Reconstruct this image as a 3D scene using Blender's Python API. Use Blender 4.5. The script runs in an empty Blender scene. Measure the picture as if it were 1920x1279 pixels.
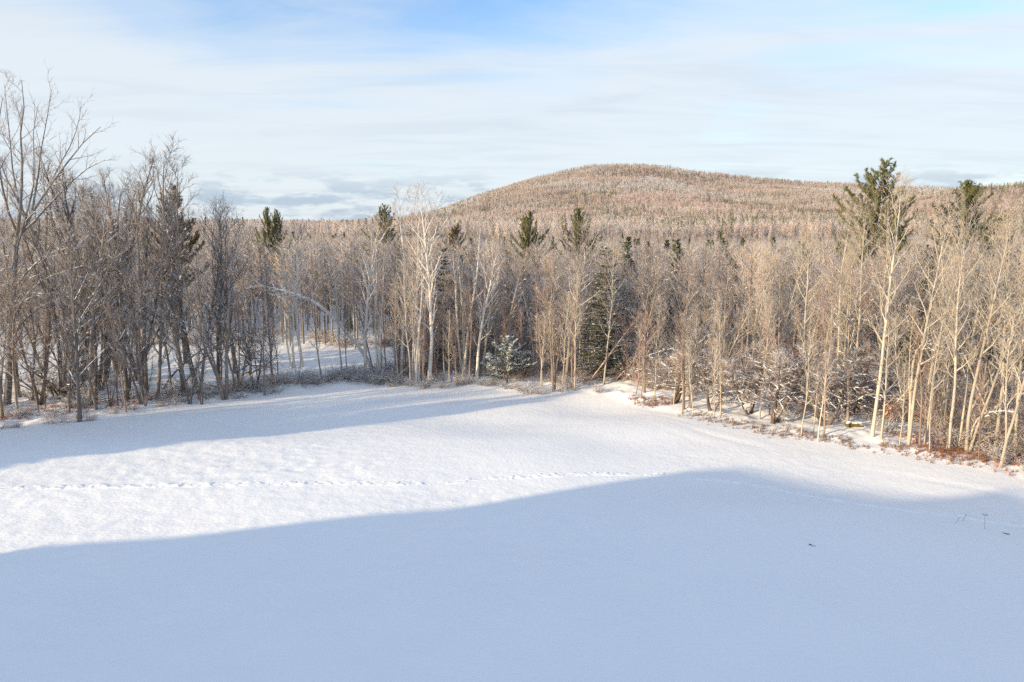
import bpy, math, random
import numpy as np

# ------------------------------------------------------------------ camera
R = math.radians
sc = bpy.context.scene
COL = sc.collection
CAM_H, FPX, PITCH = 14.0, 1280.0, R(9.5)          # metres, focal length in photo pixels, downward tilt
cam_d = bpy.data.cameras.new('camera')
cam_d.sensor_width = 36.0
cam_d.lens = FPX / 1920 * 36.0
cam_d.clip_start = 0.5
cam_d.clip_end = 30000
cam = bpy.data.objects.new('camera', cam_d)
cam.location = (0, 0, CAM_H)
cam.rotation_euler = (R(90) - PITCH, 0, 0)
COL.objects.link(cam)
sc.camera = cam

# ------------------------------------------------------------------ sky and sun
SUN_AZ, SUN_EL = R(28), R(13.5)                   # light travels 28 deg forward of +x (sun low, left, behind camera)
ux, uy = math.cos(SUN_AZ), math.sin(SUN_AZ)
world = bpy.data.worlds.new('World')
sc.world = world
world.use_nodes = True
wn, wl = world.node_tree.nodes, world.node_tree.links
wn.clear()


def nd(nodes, kind, **kw):
    n = nodes.new(kind)
    for k, v in kw.items():
        setattr(n, k, v)
    return n


def mth(nodes, links, op, a, b=None, c=None, clamp=False):
    n = nodes.new('ShaderNodeMath')
    n.operation = op
    n.use_clamp = clamp
    for i, v in enumerate((a, b, c)):
        if v is None:
            continue
        if isinstance(v, (int, float)):
            n.inputs[i].default_value = v
        else:
            links.new(v, n.inputs[i])
    return n.outputs[0]


def sstep(nodes, links, v, lo, hi):
    n = nodes.new('ShaderNodeMapRange')
    n.interpolation_type = 'SMOOTHSTEP'
    n.inputs['From Min'].default_value = lo
    n.inputs['From Max'].default_value = hi
    links.new(v, n.inputs['Value'])
    return n.outputs['Result']


sky = nd(wn, 'ShaderNodeTexSky', sky_type='NISHITA', sun_disc=False)
sky.sun_elevation = SUN_EL
sky.sun_rotation = math.atan2(-ux, -uy)
sky.air_density = 1.0
sky.dust_density = 0.6
sky.ozone_density = 1.5
SKY_STRENGTH = 0.15
tc = nd(wn, 'ShaderNodeTexCoord')
sep = nd(wn, 'ShaderNodeSeparateXYZ')
wl.new(tc.outputs['Generated'], sep.inputs[0])
dz = mth(wn, wl, 'MAXIMUM', sep.outputs['Z'], 0.0)
den = mth(wn, wl, 'ADD', dz, 0.10)
cxx = mth(wn, wl, 'DIVIDE', sep.outputs['X'], den)
cyy = mth(wn, wl, 'DIVIDE', sep.outputs['Y'], den)
comb = nd(wn, 'ShaderNodeCombineXYZ')
wl.new(cxx, comb.inputs[0])
wl.new(cyy, comb.inputs[1])


def wnoise(scale, detail, rough, sx, sy, off, dist=0.0, rot=0.0):
    mp = nd(wn, 'ShaderNodeMapping')
    mp.inputs['Scale'].default_value = (sx, sy, 1)
    mp.inputs['Location'].default_value = (off, off * 0.7, 0)
    mp.inputs['Rotation'].default_value = (0, 0, rot)
    wl.new(comb.outputs[0], mp.inputs['Vector'])
    n = nd(wn, 'ShaderNodeTexNoise')
    n.inputs['Scale'].default_value = scale
    n.inputs['Detail'].default_value = detail
    n.inputs['Roughness'].default_value = rough
    n.inputs['Distortion'].default_value = dist
    wl.new(mp.outputs[0], n.inputs['Vector'])
    return n.outputs['Fac']


# broad veil of high cloud, thinner overhead, with streaks
n_big = wnoise(0.55, 3, 0.5, 1.0, 0.9, 31.9, 0.6, 0.35)
n_str = wnoise(1.1, 7, 0.62, 0.55, 1.6, 27.7, 0.9, 0.25)
mpl = nd(wn, 'ShaderNodeMapping')
mpl.inputs['Scale'].default_value = (11, 11, 46)
mpl.inputs['Location'].default_value = (2.3, .4, 0)
wl.new(tc.outputs['Generated'], mpl.inputs['Vector'])
nlow = nd(wn, 'ShaderNodeTexNoise')
nlow.inputs['Scale'].default_value = 1.0
nlow.inputs['Detail'].default_value = 6
nlow.inputs['Roughness'].default_value = .58
wl.new(mpl.outputs[0], nlow.inputs['Vector'])
n_sml = nlow.outputs['Fac']
veil_el = sstep(wn, wl, dz, 0.33, 0.12)
a = mth(wn, wl, 'MULTIPLY', n_big, 1.7)
a = mth(wn, wl, 'MULTIPLY_ADD', n_str, 1.5, a)
a = mth(wn, wl, 'MULTIPLY_ADD', veil_el, 0.84, a)
veil = sstep(wn, wl, a, 1.12, 2.34)
veil = mth(wn, wl, 'MAXIMUM', veil, mth(wn, wl, 'MULTIPLY', sstep(wn, wl, dz, 0.24, 0.07), 0.86))
veil = mth(wn, wl, 'MULTIPLY', veil, 0.93)
# low bank of small grey cumulus close to the horizon
lowband = mth(wn, wl, 'MULTIPLY', sstep(wn, wl, dz, -0.01, 0.005), sstep(wn, wl, dz, 0.09, 0.035))
puff = mth(wn, wl, 'MULTIPLY', lowband, sstep(wn, wl, n_sml, 0.46, 0.60))
bg = nd(wn, 'ShaderNodeBackground')
skycol = nd(wn, 'ShaderNodeMixRGB', blend_type='MULTIPLY')
skycol.inputs['Fac'].default_value = 1.0
skycol.inputs[2].default_value = (.40, .475, .575, 1)
wl.new(sky.outputs[0], skycol.inputs[1])
ccol = nd(wn, 'ShaderNodeMixRGB')                          # thicker cloud greyer, thin cloud whiter
ccol.inputs[1].default_value = (1.60, 1.73, 1.84, 1)
ccol.inputs[2].default_value = (1.06, 1.26, 1.48, 1)
n_gr = wnoise(1.6, 6, 0.6, 0.45, 1.5, 4.4, 0.7, 0.2)
wl.new(mth(wn, wl, 'MULTIPLY', sstep(wn, wl, n_gr, 0.42, 0.74), 0.32), ccol.inputs['Fac'])
mixc = nd(wn, 'ShaderNodeMixRGB')
wl.new(ccol.outputs[0], mixc.inputs[2])
wl.new(veil, mixc.inputs['Fac'])
wl.new(skycol.outputs[0], mixc.inputs[1])
mixp = nd(wn, 'ShaderNodeMixRGB')
mixp.inputs[2].default_value = (1.0, 1.22, 1.45, 1)         # shaded small clouds
wl.new(mth(wn, wl, 'MULTIPLY', puff, 0.95), mixp.inputs['Fac'])
wl.new(mixc.outputs[0], mixp.inputs[1])
wl.new(mixp.outputs[0], bg.inputs['Color'])
bg.inputs['Strength'].default_value = SKY_STRENGTH
wout = nd(wn, 'ShaderNodeOutputWorld')
wl.new(bg.outputs[0], wout.inputs[0])

sun_d = bpy.data.lights.new('sun', 'SUN')
sun_d.energy = 2.12
sun_d.angle = R(0.55)
sun_d.color = (1.0, 0.77, 0.47)
sun = bpy.data.objects.new('sun', sun_d)
sun.rotation_euler = (R(90) - SUN_EL, 0, SUN_AZ - R(90))
COL.objects.link(sun)

vs = sc.view_settings
vs.view_transform = 'Standard'
vs.look = 'None'
vs.exposure = 1.76
vs.gamma = 1.0
vs.use_curve_mapping = False
sc.render.engine = 'CYCLES'
sc.cycles.max_bounces = 5
sc.cycles.diffuse_bounces = 3
sc.cycles.glossy_bounces = 2
sc.cycles.use_denoising = False
sc.cycles.use_adaptive_sampling = False

rnd = random.Random(11)
NP = np.random.default_rng(5)

# ------------------------------------------------------------------ noise and terrain
def vnoise(x, y, seed=0):
    """smooth lattice noise, -1..1, vectorised"""
    xi, yi = np.floor(x).astype(np.int64), np.floor(y).astype(np.int64)
    fx, fy = x - xi, y - yi
    fx, fy = fx * fx * fx * (fx * (fx * 6 - 15) + 10), fy * fy * fy * (fy * (fy * 6 - 15) + 10)

    def hsh(i, j):
        n = (i * 374761393 + j * 668265263 + seed * 982451653) & 0x7fffffff
        n = ((n ^ (n >> 13)) * 1274126177) & 0x7fffffff
        n = n ^ (n >> 16)
        return (n & 0xffff) / 32767.5 - 1
    a, b = hsh(xi, yi), hsh(xi + 1, yi)
    c, d = hsh(xi, yi + 1), hsh(xi + 1, yi + 1)
    return (a * (1 - fx) + b * fx) * (1 - fy) + (c * (1 - fx) + d * fx) * fy


def sm(t):
    t = np.clip(t, 0, 1)
    return t * t * (3 - 2 * t)


def flat(px, py, z=0.0):
    """photo pixel -> point on the level z"""
    k, m = (639.5 - py) / FPX, (px - 959.5) / FPX
    cp, sp = math.cos(PITCH), math.sin(PITCH)
    dy, dzz = cp + k * sp, -sp + k * cp
    t = (z - CAM_H) / dzz
    return m * t, dy * t


TANEL = math.tan(SUN_EL)
# far edge of near shade; unseen knoll added behind the camera casts it
EDGE = [(-60, 1045), (0, 1035), (350, 1010), (540, 998), (625, 978), (690, 970), (770, 976), (840, 958), (1000, 938), (1120, 910), (1280, 884), (1390, 879),
        (1480, 898), (1560, 918), (1700, 938), (1850, 930)]
_e = [flat(*p) for p in EDGE]
_e = sorted([(-x * uy + y * ux, x * ux + y * uy) for x, y in _e])
EV = np.array([v for v, u in _e])
EU = np.array([u for v, u in _e])
UC, SG = -46.0, 12.0                                # crest of the added knoll along the sun's line


def caster_crest_h(v):
    u = np.interp(v, EV, EU, left=40, right=-38)
    # beyond the near shade the added knoll drops to let sun onto the field
    fall = sm((EV[-1] + 5.5 - v) / 5.5)
    h = (u - UC) * TANEL * fall
    return h * sm((v + 60) / 30)


EDGE_R = [flat(1128, 737, -.35), flat(1280, 777), flat(1500, 826), flat(1700, 862), flat(1920, 905)]
EDGE_L = [flat(-200, 812), flat(0, 798), flat(250, 770, -.3), flat(440, 744, -.6), flat(620, 722, -.85)]
EDGE_C = [flat(620, 722, -.85), flat(700, 718, -.9), flat(720, 727, -.9), flat(900, 731, -.8), flat(1128, 737, -.35)]


def seg_dist(x, y, poly):
    best = None
    for (x0, y0), (x1, y1) in zip(poly[:-1], poly[1:]):
        ex, ey = x1 - x0, y1 - y0
        t = np.clip(((x - x0) * ex + (y - y0) * ey) / (ex * ex + ey * ey), 0, 1)
        d = np.hypot(x - x0 - t * ex, y - y0 - t * ey)
        best = d if best is None else np.minimum(best, d)
    return best


def woods_in(x, y):
    """distance into the woods from the field's edge (positive = inside the woods)"""
    px = np.array([p[0] for p in EDGE_L + EDGE_C[1:]])
    py = np.array([p[1] for p in EDGE_L + EDGE_C[1:]])
    left = y - np.interp(x, px, py)
    rx = np.array([p[0] for p in EDGE_R])
    ry = np.array([p[1] for p in EDGE_R])
    right = y - np.interp(x, rx, ry, right=ry[-1] - 8)
    return np.where(x < EDGE_C[-1][0], left, right * 0.75)


def height(x, y):
    x = np.asarray(x, float)
    y = np.asarray(y, float)
    u, v = x * ux + y * uy, -x * uy + y * ux
    h = caster_crest_h(v) * np.exp(-((u - UC) / SG) ** 2)  # shadow-casting knoll added out of view, shaped from the shade's edge
    # field swells a little and falls away towards the far woods
    h += 0.35 * np.exp(-(((x - 14) / 11) ** 2 + ((y - 31) / 6) ** 2))
    h += 0.22 * np.exp(-(((x + 3) / 12) ** 2 + ((y - 39) / 5) ** 2))
    h -= 0.9 * sm((y - 43.5 - .1 * x) / 11) * sm((20 - x) / 16)
    h += 0.16 * vnoise(x / 9 + 3, y / 6, 1) + .012 * vnoise(x / 3.4, y / 1.9, 12)
    w = woods_in(x, y)
    inw = sm(w / 2.5) * (y > 20)
    h += inw * (0.10 + 0.14 * vnoise(x / 1.3, y / 1.3, 2) + 0.07 * vnoise(x / .5, y / .5, 3))
    # old wheel marks that follow the right-hand edge
    for off, dep, wid in ((1.7, .028, .35), (3.2, .035, .4), (5.6, .026, .5), (7.3, .018, .5)):
        h -= dep * np.exp(-((w + off) / wid) ** 2) * sm((x - 6) / 8) * (0.45 + .55 * vnoise(x / 5 + off, y / 5, 9))
    # ground rises slowly far behind the first trees
    far = np.clip(y - 120, 0, None)
    h += 0.012 * far * sm(far / 300) + 1.2 * vnoise(x / 60, y / 60, 4) * sm(far / 80)
    # the ground drops a little under the right-hand woods
    return h


def micro(x, y):
    """wind crust on the open snow"""
    w = woods_in(x, y)
    op = sm(-w / 1.0 + .2)
    c, s = math.cos(.42), math.sin(.42)
    xr, yr = x * c - y * s, x * s + y * c
    st = (0.5 + .5 * sm((vnoise(x / 14 + 9, y / 10, 21) + .25) / .9)) * (.45 + .55 * sm((45 - y) / 10))
    lf = 0.55 + 0.9 * sm((8 - x) / 30)
    n = .60 * vnoise(xr / .55, yr / .40, 5) + .38 * vnoise(xr / .36, yr / .30, 6) + .10 * vnoise(xr / 1.9, yr / 1.1, 7)
    return op * st * lf * .042 * n


def hz(x, y):
    return float(height(np.array([x]), np.array([y]))[0])


def G(px, py):
    """photo pixel -> ground point, iterating on the terrain"""
    z = 0.0
    for _ in range(8):
        x, y = flat(px, py, z)
        z = .5 * z + .5 * hz(x, y)
    return x, y, hz(x, y)


def at_dist(px, d):
    """a ground point in the photo column px, d metres ahead"""
    x = (px - 959.5) / FPX * d * math.cos(PITCH)
    return x, d, hz(x, d)


def z_for(y, py):
    k = (639.5 - py) / FPX
    cp, sp = math.cos(PITCH), math.sin(PITCH)
    return CAM_H + y * (k * cp - sp) / (cp + k * sp)


# ------------------------------------------------------------------ materials
def new_mat(name):
    m = bpy.data.materials.new(name)
    m.use_nodes = True
    n, l = m.node_tree.nodes, m.node_tree.links
    b = n['Principled BSDF']
    b.inputs['Roughness'].default_value = 0.85
    b.inputs['Specular IOR Level'].default_value = 0.2
    return m, n, l, b


def noise_node(n, l, scale, detail=3, coord=None, stretch=None):
    t = nd(n, 'ShaderNodeTexNoise')
    t.inputs['Scale'].default_value = scale
    t.inputs['Detail'].default_value = detail
    src = coord
    if stretch:
        mp = nd(n, 'ShaderNodeMapping')
        mp.inputs['Scale'].default_value = stretch
        l.new(src, mp.inputs['Vector'])
        src = mp.outputs[0]
    if src is not None:
        l.new(src, t.inputs['Vector'])
    return t.outputs['Fac']


SNOW = (0.86, 0.88, 0.90, 1)


def bark(name, c1, c2, snow=0.5, marks=False, vary=0.25, scale=2.5):
    """bark with lengthwise streaks; settled snow on the faces that look up"""
    m, n, l, b = new_mat(name)
    g = nd(n, 'ShaderNodeNewGeometry')
    tcn = nd(n, 'ShaderNodeTexCoord')
    oi = nd(n, 'ShaderNodeObjectInfo')
    f = noise_node(n, l, scale, 4, tcn.outputs['Object'], (1, 1, .22))
    mx = nd(n, 'ShaderNodeMixRGB')
    mx.inputs[1].default_value = c1 + (1,)
    mx.inputs[2].default_value = c2 + (1,)
    l.new(sstep(n, l, f, .3, .7), mx.inputs['Fac'])
    col = mx.outputs[0]
    if marks:
        f2 = noise_node(n, l, 4.0, 3, tcn.outputs['Object'], (1, 1, 2.6))
        mk = nd(n, 'ShaderNodeMixRGB')
        mk.inputs[2].default_value = (.05, .045, .04, 1)
        l.new(mth(n, l, 'MULTIPLY', sstep(n, l, f2, .62, .70), .6), mk.inputs['Fac'])
        l.new(col, mk.inputs[1])
        col = mk.outputs[0]
    hv = nd(n, 'ShaderNodeHueSaturation')
    hv.inputs['Hue'].default_value = .5
    l.new(mth(n, l, 'MULTIPLY_ADD', oi.outputs['Random'], vary * 2, 1 - vary), hv.inputs['Value'])
    l.new(col, hv.inputs['Color'])
    col = hv.outputs[0]
    if snow > 0:
        sp = nd(n, 'ShaderNodeSeparateXYZ')
        l.new(g.outputs['Normal'], sp.inputs[0])
        f3 = noise_node(n, l, 1.6, 3, g.outputs['Position'])
        up = mth(n, l, 'MULTIPLY_ADD', f3, 0.9, sp.outputs['Z'])
        ms = nd(n, 'ShaderNodeMixRGB')
        ms.inputs[2].default_value = SNOW
        l.new(sstep(n, l, up, 1.25 - .42 * snow, 1.33 - .42 * snow), ms.inputs['Fac'])
        l.new(col, ms.inputs[1])
        col = ms.outputs[0]
    l.new(col, b.inputs['Base Color'])
    return m


M = {}
M['bark_birch'] = bark('bark_birch', (.80, .75, .67), (.63, .57, .50), .55, True, .12)
M['bark_bowed_lit'] = bark('bark_bowed_lit', (.80, .76, .70), (.66, .61, .55), .8, True, .02)  # birch bark, whitened in colour to stand in for missing sunlight
M['bark_crook'] = bark('bark_crook', (.19, .145, .115), (.11, .085, .07), .35, False, .2)
M['bark_pale'] = bark('bark_pale', (.54, .485, .40), (.40, .355, .29), .6, False, .2)
M['bark_grey'] = bark('bark_grey', (.34, .285, .235), (.21, .17, .14), .72, False, .3)
M['bark_dark'] = bark('bark_dark', (.23, .195, .17), (.14, .118, .103), .8, False, .3)
M['bark_open'] = bark('bark_open', (.26, .24, .225), (.17, .155, .145), .85, False, .1)
M['bark_sapling'] = bark('bark_sapling', (.34, .245, .20), (.22, .16, .13), .6, False, .3)
M['bark_pine'] = bark('bark_pine', (.16, .12, .095), (.09, .07, .055), .25, False, .2)
M['bark_snowy'] = bark('bark_snowy', (.24, .175, .14), (.15, .11, .09), .85, False, .2)
M['twig_birch'] = bark('twig_birch', (.40, .29, .225), (.31, .215, .165), .2, False, .2)
M['twig_pale'] = bark('twig_pale', (.52, .43, .33), (.40, .325, .245), .05, False, .2)
M['twig_brown'] = bark('twig_brown', (.44, .335, .265), (.34, .255, .20), .12, False, .3)
M['twig_mid'] = bark('twig_mid', (.29, .225, .185), (.21, .165, .135), .12, False, .3)
M['twig_red'] = bark('twig_red', (.40, .255, .195), (.31, .195, .15), .12, False, .3)
M['twig_dark'] = bark('twig_dark', (.29, .24, .22), (.19, .16, .145), .15, False, .3)
M['twig_snowy'] = bark('twig_snowy', (.30, .21, .165), (.21, .15, .12), .78, False, .2)
M['needle_pine'] = bark('needle_pine', (.165, .17, .07), (.10, .11, .045), .0, False, .2, 1.2)
M['needle_gold'] = bark('needle_gold', (.22, .15, .055), (.14, .105, .04), .0, False, .2, 1.2)
M['needle_spruce'] = bark('needle_spruce', (.07, .078, .038), (.045, .052, .027), .15, False, .2, 1.2)
M['needle_blue'] = bark('needle_blue', (.045, .075, .055), (.028, .05, .038), .6, False, .1, 1.2)
M['leaf_orange'] = bark('leaf_orange', (.50, .17, .045), (.34, .11, .03), .1, False, .1)
M['weed_rust'] = bark('weed_rust', (.44, .20, .11), (.30, .13, .07), .0, False, .2)
M['weed_tan'] = bark('weed_tan', (.42, .27, .17), (.30, .19, .12), .0, False, .2)
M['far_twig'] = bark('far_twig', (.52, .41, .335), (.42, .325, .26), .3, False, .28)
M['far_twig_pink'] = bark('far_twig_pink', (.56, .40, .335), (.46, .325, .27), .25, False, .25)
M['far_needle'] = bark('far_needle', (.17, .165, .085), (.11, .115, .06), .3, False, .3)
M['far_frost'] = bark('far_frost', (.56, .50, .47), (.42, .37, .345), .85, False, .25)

m, n, l, b = new_mat('snow_lump')
b.inputs['Base Color'].default_value = SNOW
b.inputs['Roughness'].default_value = .6
M['snow'] = m

m, n, l, b = new_mat('ground_snow')
tcn = nd(n, 'ShaderNodeTexCoord')
b.inputs['Roughness'].default_value = .55
b.inputs['Specular IOR Level'].default_value = .25
f1 = noise_node(n, l, .35, 3, tcn.outputs['Object'])
mx = nd(n, 'ShaderNodeMixRGB')
mx.inputs[1].default_value = (.84, .865, .89, 1)
mx.inputs[2].default_value = (.90, .905, .91, 1)
l.new(f1, mx.inputs['Fac'])
l.new(mx.outputs[0], b.inputs['Base Color'])
bp = nd(n, 'ShaderNodeBump')
bp.inputs['Strength'].default_value = .55
bp.inputs['Distance'].default_value = .05
f2 = noise_node(n, l, 4.2, 6, tcn.outputs['Object'], (1.0, 1.5, 1))
l.new(f2, bp.inputs['Height'])
l.new(bp.outputs[0], b.inputs['Normal'])
M['ground_snow'] = m


m, n, l, b = new_mat('wood_floor')
tcn = nd(n, 'ShaderNodeTexCoord')
f1 = noise_node(n, l, .08, 5, tcn.outputs['Object'])
mx = nd(n, 'ShaderNodeMixRGB')
mx.inputs[1].default_value = (.40, .29, .24, 1)
mx.inputs[2].default_value = (.62, .56, .53, 1)
l.new(sstep(n, l, f1, .45, .75), mx.inputs['Fac'])
l.new(mx.outputs[0], b.inputs['Base Color'])
M['wood_floor'] = m


# ------------------------------------------------------------------ mesh building
class Geo:
    def __init__(self):
        self.t = {}
        self.s = {}
        self.q = {}

    def tube(self, pts, rad, sides, mat=0):
        self.t.setdefault((len(pts), sides, mat), []).append((np.asarray(pts, float), np.asarray(rad, float)))

    def spike(self, b, t, r, mat=1):
        self.s.setdefault(mat, []).append((b[0], b[1], b[2], t[0], t[1], t[2], r))

    def spikes(self, arr, mat=1):
        self.s.setdefault(mat, []).extend(map(tuple, arr))

    def blob(self, c, sx, sy, szz, mat=0, rz=0.0):
        """flattened octahedral lump"""
        self.q.setdefault(mat, []).append((c[0], c[1], c[2], sx, sy, szz, rz))

    def mesh(self, name, mats):
        V, F3, F4, M3, M4 = [], [], [], [], []
        off = 0
        for (k, sd, mat), lst in self.t.items():
            P = np.array([p for p, r in lst])
            Rr = np.array([r for p, r in lst])
            T = np.gradient(P, axis=1)
            T /= np.linalg.norm(T, axis=2, keepdims=True) + 1e-9
            mean = T.mean(axis=1)
            ax = np.argmin(np.abs(mean), axis=1)
            ref = np.eye(3)[ax][:, None, :]
            A = np.cross(T, np.broadcast_to(ref, T.shape))
            A /= np.linalg.norm(A, axis=2, keepdims=True) + 1e-9
            B = np.cross(T, A)
            ang = np.arange(sd) * 2 * math.pi / sd
            ring = (P[:, :, None, :] + Rr[:, :, None, None] * (A[:, :, None, :] * np.cos(ang)[None, None, :, None]
                                                              + B[:, :, None, :] * np.sin(ang)[None, None, :, None]))
            m_ = len(lst)
            V.append(ring.reshape(-1, 3))
            idx = np.arange(m_ * k * sd).reshape(m_, k, sd) + off
            a_ = idx[:, :-1, :]
            b_ = idx[:, 1:, :]
            q = np.stack([a_, np.roll(a_, -1, 2), np.roll(b_, -1, 2), b_], -1).reshape(-1, 4)
            F4.append(q)
            M4.append(np.full(len(q), mat))
            off += m_ * k * sd
        for mat, lst in self.s.items():
            S = np.array(lst, float)
            b_, t_, r_ = S[:, :3], S[:, 3:6], S[:, 6]
            T = t_ - b_
            T /= np.linalg.norm(T, axis=1, keepdims=True) + 1e-9
            ref = np.eye(3)[np.argmin(np.abs(T), axis=1)]
            A = np.cross(T, ref)
            A /= np.linalg.norm(A, axis=1, keepdims=True) + 1e-9
            B = np.cross(T, A)
            m_ = len(S)
            vs_ = np.empty((m_, 4, 3))
            for j in range(3):
                an = j * 2 * math.pi / 3
                vs_[:, j] = b_ + r_[:, None] * (A * math.cos(an) + B * math.sin(an))
            vs_[:, 3] = t_
            V.append(vs_.reshape(-1, 3))
            o = np.arange(m_)[:, None, None] * 4 + off
            f = (np.array([[0, 1, 3], [1, 2, 3], [2, 0, 3]])[None] + o).reshape(-1, 3)
            F3.append(f)
            M3.append(np.full(len(f), mat))
            off += m_ * 4
        for mat, lst in self.q.items():
            Q = np.array(lst, float)
            m_ = len(Q)
            base = np.array([[1, 0, 0], [.5, .87, 0], [-.5, .87, 0], [-1, 0, 0], [-.5, -.87, 0], [.5, -.87, 0],
                             [.45, .2, .8], [-.45, .2, .85], [0, -.45, .8], [0, 0, -.6]], float)
            P = base[None] * Q[:, None, 3:6]
            c_, s_ = np.cos(Q[:, 6])[:, None], np.sin(Q[:, 6])[:, None]
            X = P[..., 0] * c_ - P[..., 1] * s_
            Y = P[..., 0] * s_ + P[..., 1] * c_
            P = np.stack([X, Y, P[..., 2]], -1) + Q[:, None, :3]
            V.append(P.reshape(-1, 3))
            fc = np.array([[0, 1, 6], [1, 2, 7], [1, 7, 6], [2, 3, 7], [3, 4, 8], [3, 8, 7], [4, 5, 8], [5, 0, 6], [5, 6, 8],
                           [6, 7, 8], [1, 0, 9], [2, 1, 9], [3, 2, 9], [4, 3, 9], [5, 4, 9], [0, 5, 9]])
            f = (fc[None] + (np.arange(m_) * 10)[:, None, None] + off).reshape(-1, 3)
            F3.append(f)
            M3.append(np.full(len(f), mat))
            off += m_ * 10
        me = bpy.data.meshes.new(name)
        V = np.concatenate(V)
        n3 = sum(len(f) for f in F3)
        n4 = sum(len(f) for f in F4)
        loops = np.concatenate([f.ravel() for f in F3] + [f.ravel() for f in F4]).astype(np.int32)
        me.vertices.add(len(V))
        me.vertices.foreach_set('co', V.ravel().astype(np.float32))
        me.loops.add(len(loops))
        me.loops.foreach_set('vertex_index', loops)
        me.polygons.add(n3 + n4)
        starts = np.concatenate([np.arange(n3) * 3, n3 * 3 + np.arange(n4) * 4]).astype(np.int32)
        me.polygons.foreach_set('loop_start', starts)
        me.polygons.foreach_set('material_index', np.concatenate(M3 + M4).astype(np.int32))
        me.polygons.foreach_set('use_smooth', np.ones(n3 + n4, bool))
        for mm in mats:
            me.materials.append(mm)
        me.update(calc_edges=True)
        return me


def nrm(v):
    return v / (math.sqrt(v[0] * v[0] + v[1] * v[1] + v[2] * v[2]) + 1e-9)


def perp(d, az):
    """unit vector square to d, turned by az"""
    x, y, z = float(d[0]), float(d[1]), float(d[2])
    if abs(z) < .95:
        ax, ay, az_ = y, -x, 0.0
    else:
        ax, ay, az_ = 0.0, z, -y
    k = 1 / (math.sqrt(ax * ax + ay * ay + az_ * az_) + 1e-9)
    ax, ay, az_ = ax * k, ay * k, az_ * k
    bx, by, bz = y * az_ - z * ay, z * ax - x * az_, x * ay - y * ax
    c, s = math.cos(az), math.sin(az)
    return np.array((ax * c + bx * s, ay * c + by * s, az_ * c + bz * s))


def grow(rg, p, d, L, n_, wig, trop):
    pts = [np.array(p, float)]
    d = np.array(d, float)
    st = L / n_
    for i in range(n_):
        d = d + np.array((rg.gauss(0, wig), rg.gauss(0, wig), rg.gauss(0, wig) * .6 + trop))
        d = nrm(d)
        pts.append(pts[-1] + d * st)
    return np.array(pts)


def samp(pts, t):
    f = t * (len(pts) - 1)
    i = min(int(f), len(pts) - 2)
    w = f - i
    return pts[i] * (1 - w) + pts[i + 1] * w, nrm(pts[i + 1] - pts[i])


def limb_tree(rg, C, p, d, L, r, subs, twigs, twl, twr, wig=.10, trop=.06, fork=0.45, start=.18, sides=4, S=None, sn=0.0):
    """one limb with side branches and twigs"""
    pts = grow(rg, p, d, L, 6, wig, trop)
    return dress(rg, C, pts, L, r, subs, twigs, twl, twr, wig, trop, fork, start, sides, S, sn)


def settle(rg, S, pts, r, n_, sn):
    """ridges of snow lying along the flatter stretches of a branch"""
    for _ in range(n_):
        if rg.random() > sn:
            continue
        q, d = samp(pts, rg.uniform(.05, .98))
        if abs(d[2]) > .72:
            continue
        ln = rg.uniform(.10, .32)
        k = max(2, int(ln / .09))
        for j in range(k):
            c = q + d * ln * (j / k - .5)
            S.blob((c[0], c[1], c[2] + r * .8 + .012), ln / k * .9, .020 + r * .7, .022 + r * .3, 0, math.atan2(d[1], d[0]))


def dress(rg, C, pts, L, r, subs, twigs, twl, twr, wig, trop, fork, start, sides, S=None, sn=0.0):
    if S is not None:
        settle(rg, S, pts, r * .8, int(L * 4), sn)
    C.tube(pts, r * (1 - .8 * np.linspace(0, 1, 7)), sides, 0)
    az = rg.random() * 6.28
    for j in range(subs):
        s = start + (1 - start) * (j + rg.random()) / subs
        q, dd = samp(pts, min(s, .99))
        az += 2.4 + rg.uniform(-.4, .4)
        an = rg.uniform(.45, .95)
        bd = nrm(dd * math.cos(an) + perp(dd, az) * math.sin(an))
        bl = L * fork * (1.1 - .65 * s) * rg.uniform(.6, 1.25)
        bp_ = grow(rg, q, bd, bl, 3, wig * 1.2, trop * 1.3)
        br = max(twr * 1.3, r * .5 * (1 - .6 * s))
        C.tube(bp_, (br, br * .75, br * .5, twr * .5), 3, 0 if br > twr * 1.7 else 1)
        if S is not None:
            settle(rg, S, bp_, br, int(bl * 3.5), sn)
        ta = rg.random() * 6.28
        for k in range(twigs):
            t = .12 + .88 * (k + rg.random()) / twigs
            q2, d2 = samp(bp_, min(t, .99))
            ta += 2.4
            an = rg.uniform(.35, .85)
            td = nrm(d2 * math.cos(an) + perp(d2, ta) * math.sin(an) + np.array((0, 0, trop * 1.5)))
            tl = twl * rg.uniform(.5, 1.3)
            e = q2 + td * tl
            C.spike(q2, e, twr)
            for _ in range(1):
                an = rg.uniform(.4, .8)
                t3 = nrm(td * math.cos(an) + perp(td, rg.random() * 6.28) * math.sin(an))
                mth_ = q2 + td * tl * rg.uniform(.25, .8)
                C.spike(mth_, mth_ + t3 * tl * rg.uniform(.4, .7), twr * .8)
    return pts


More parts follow.
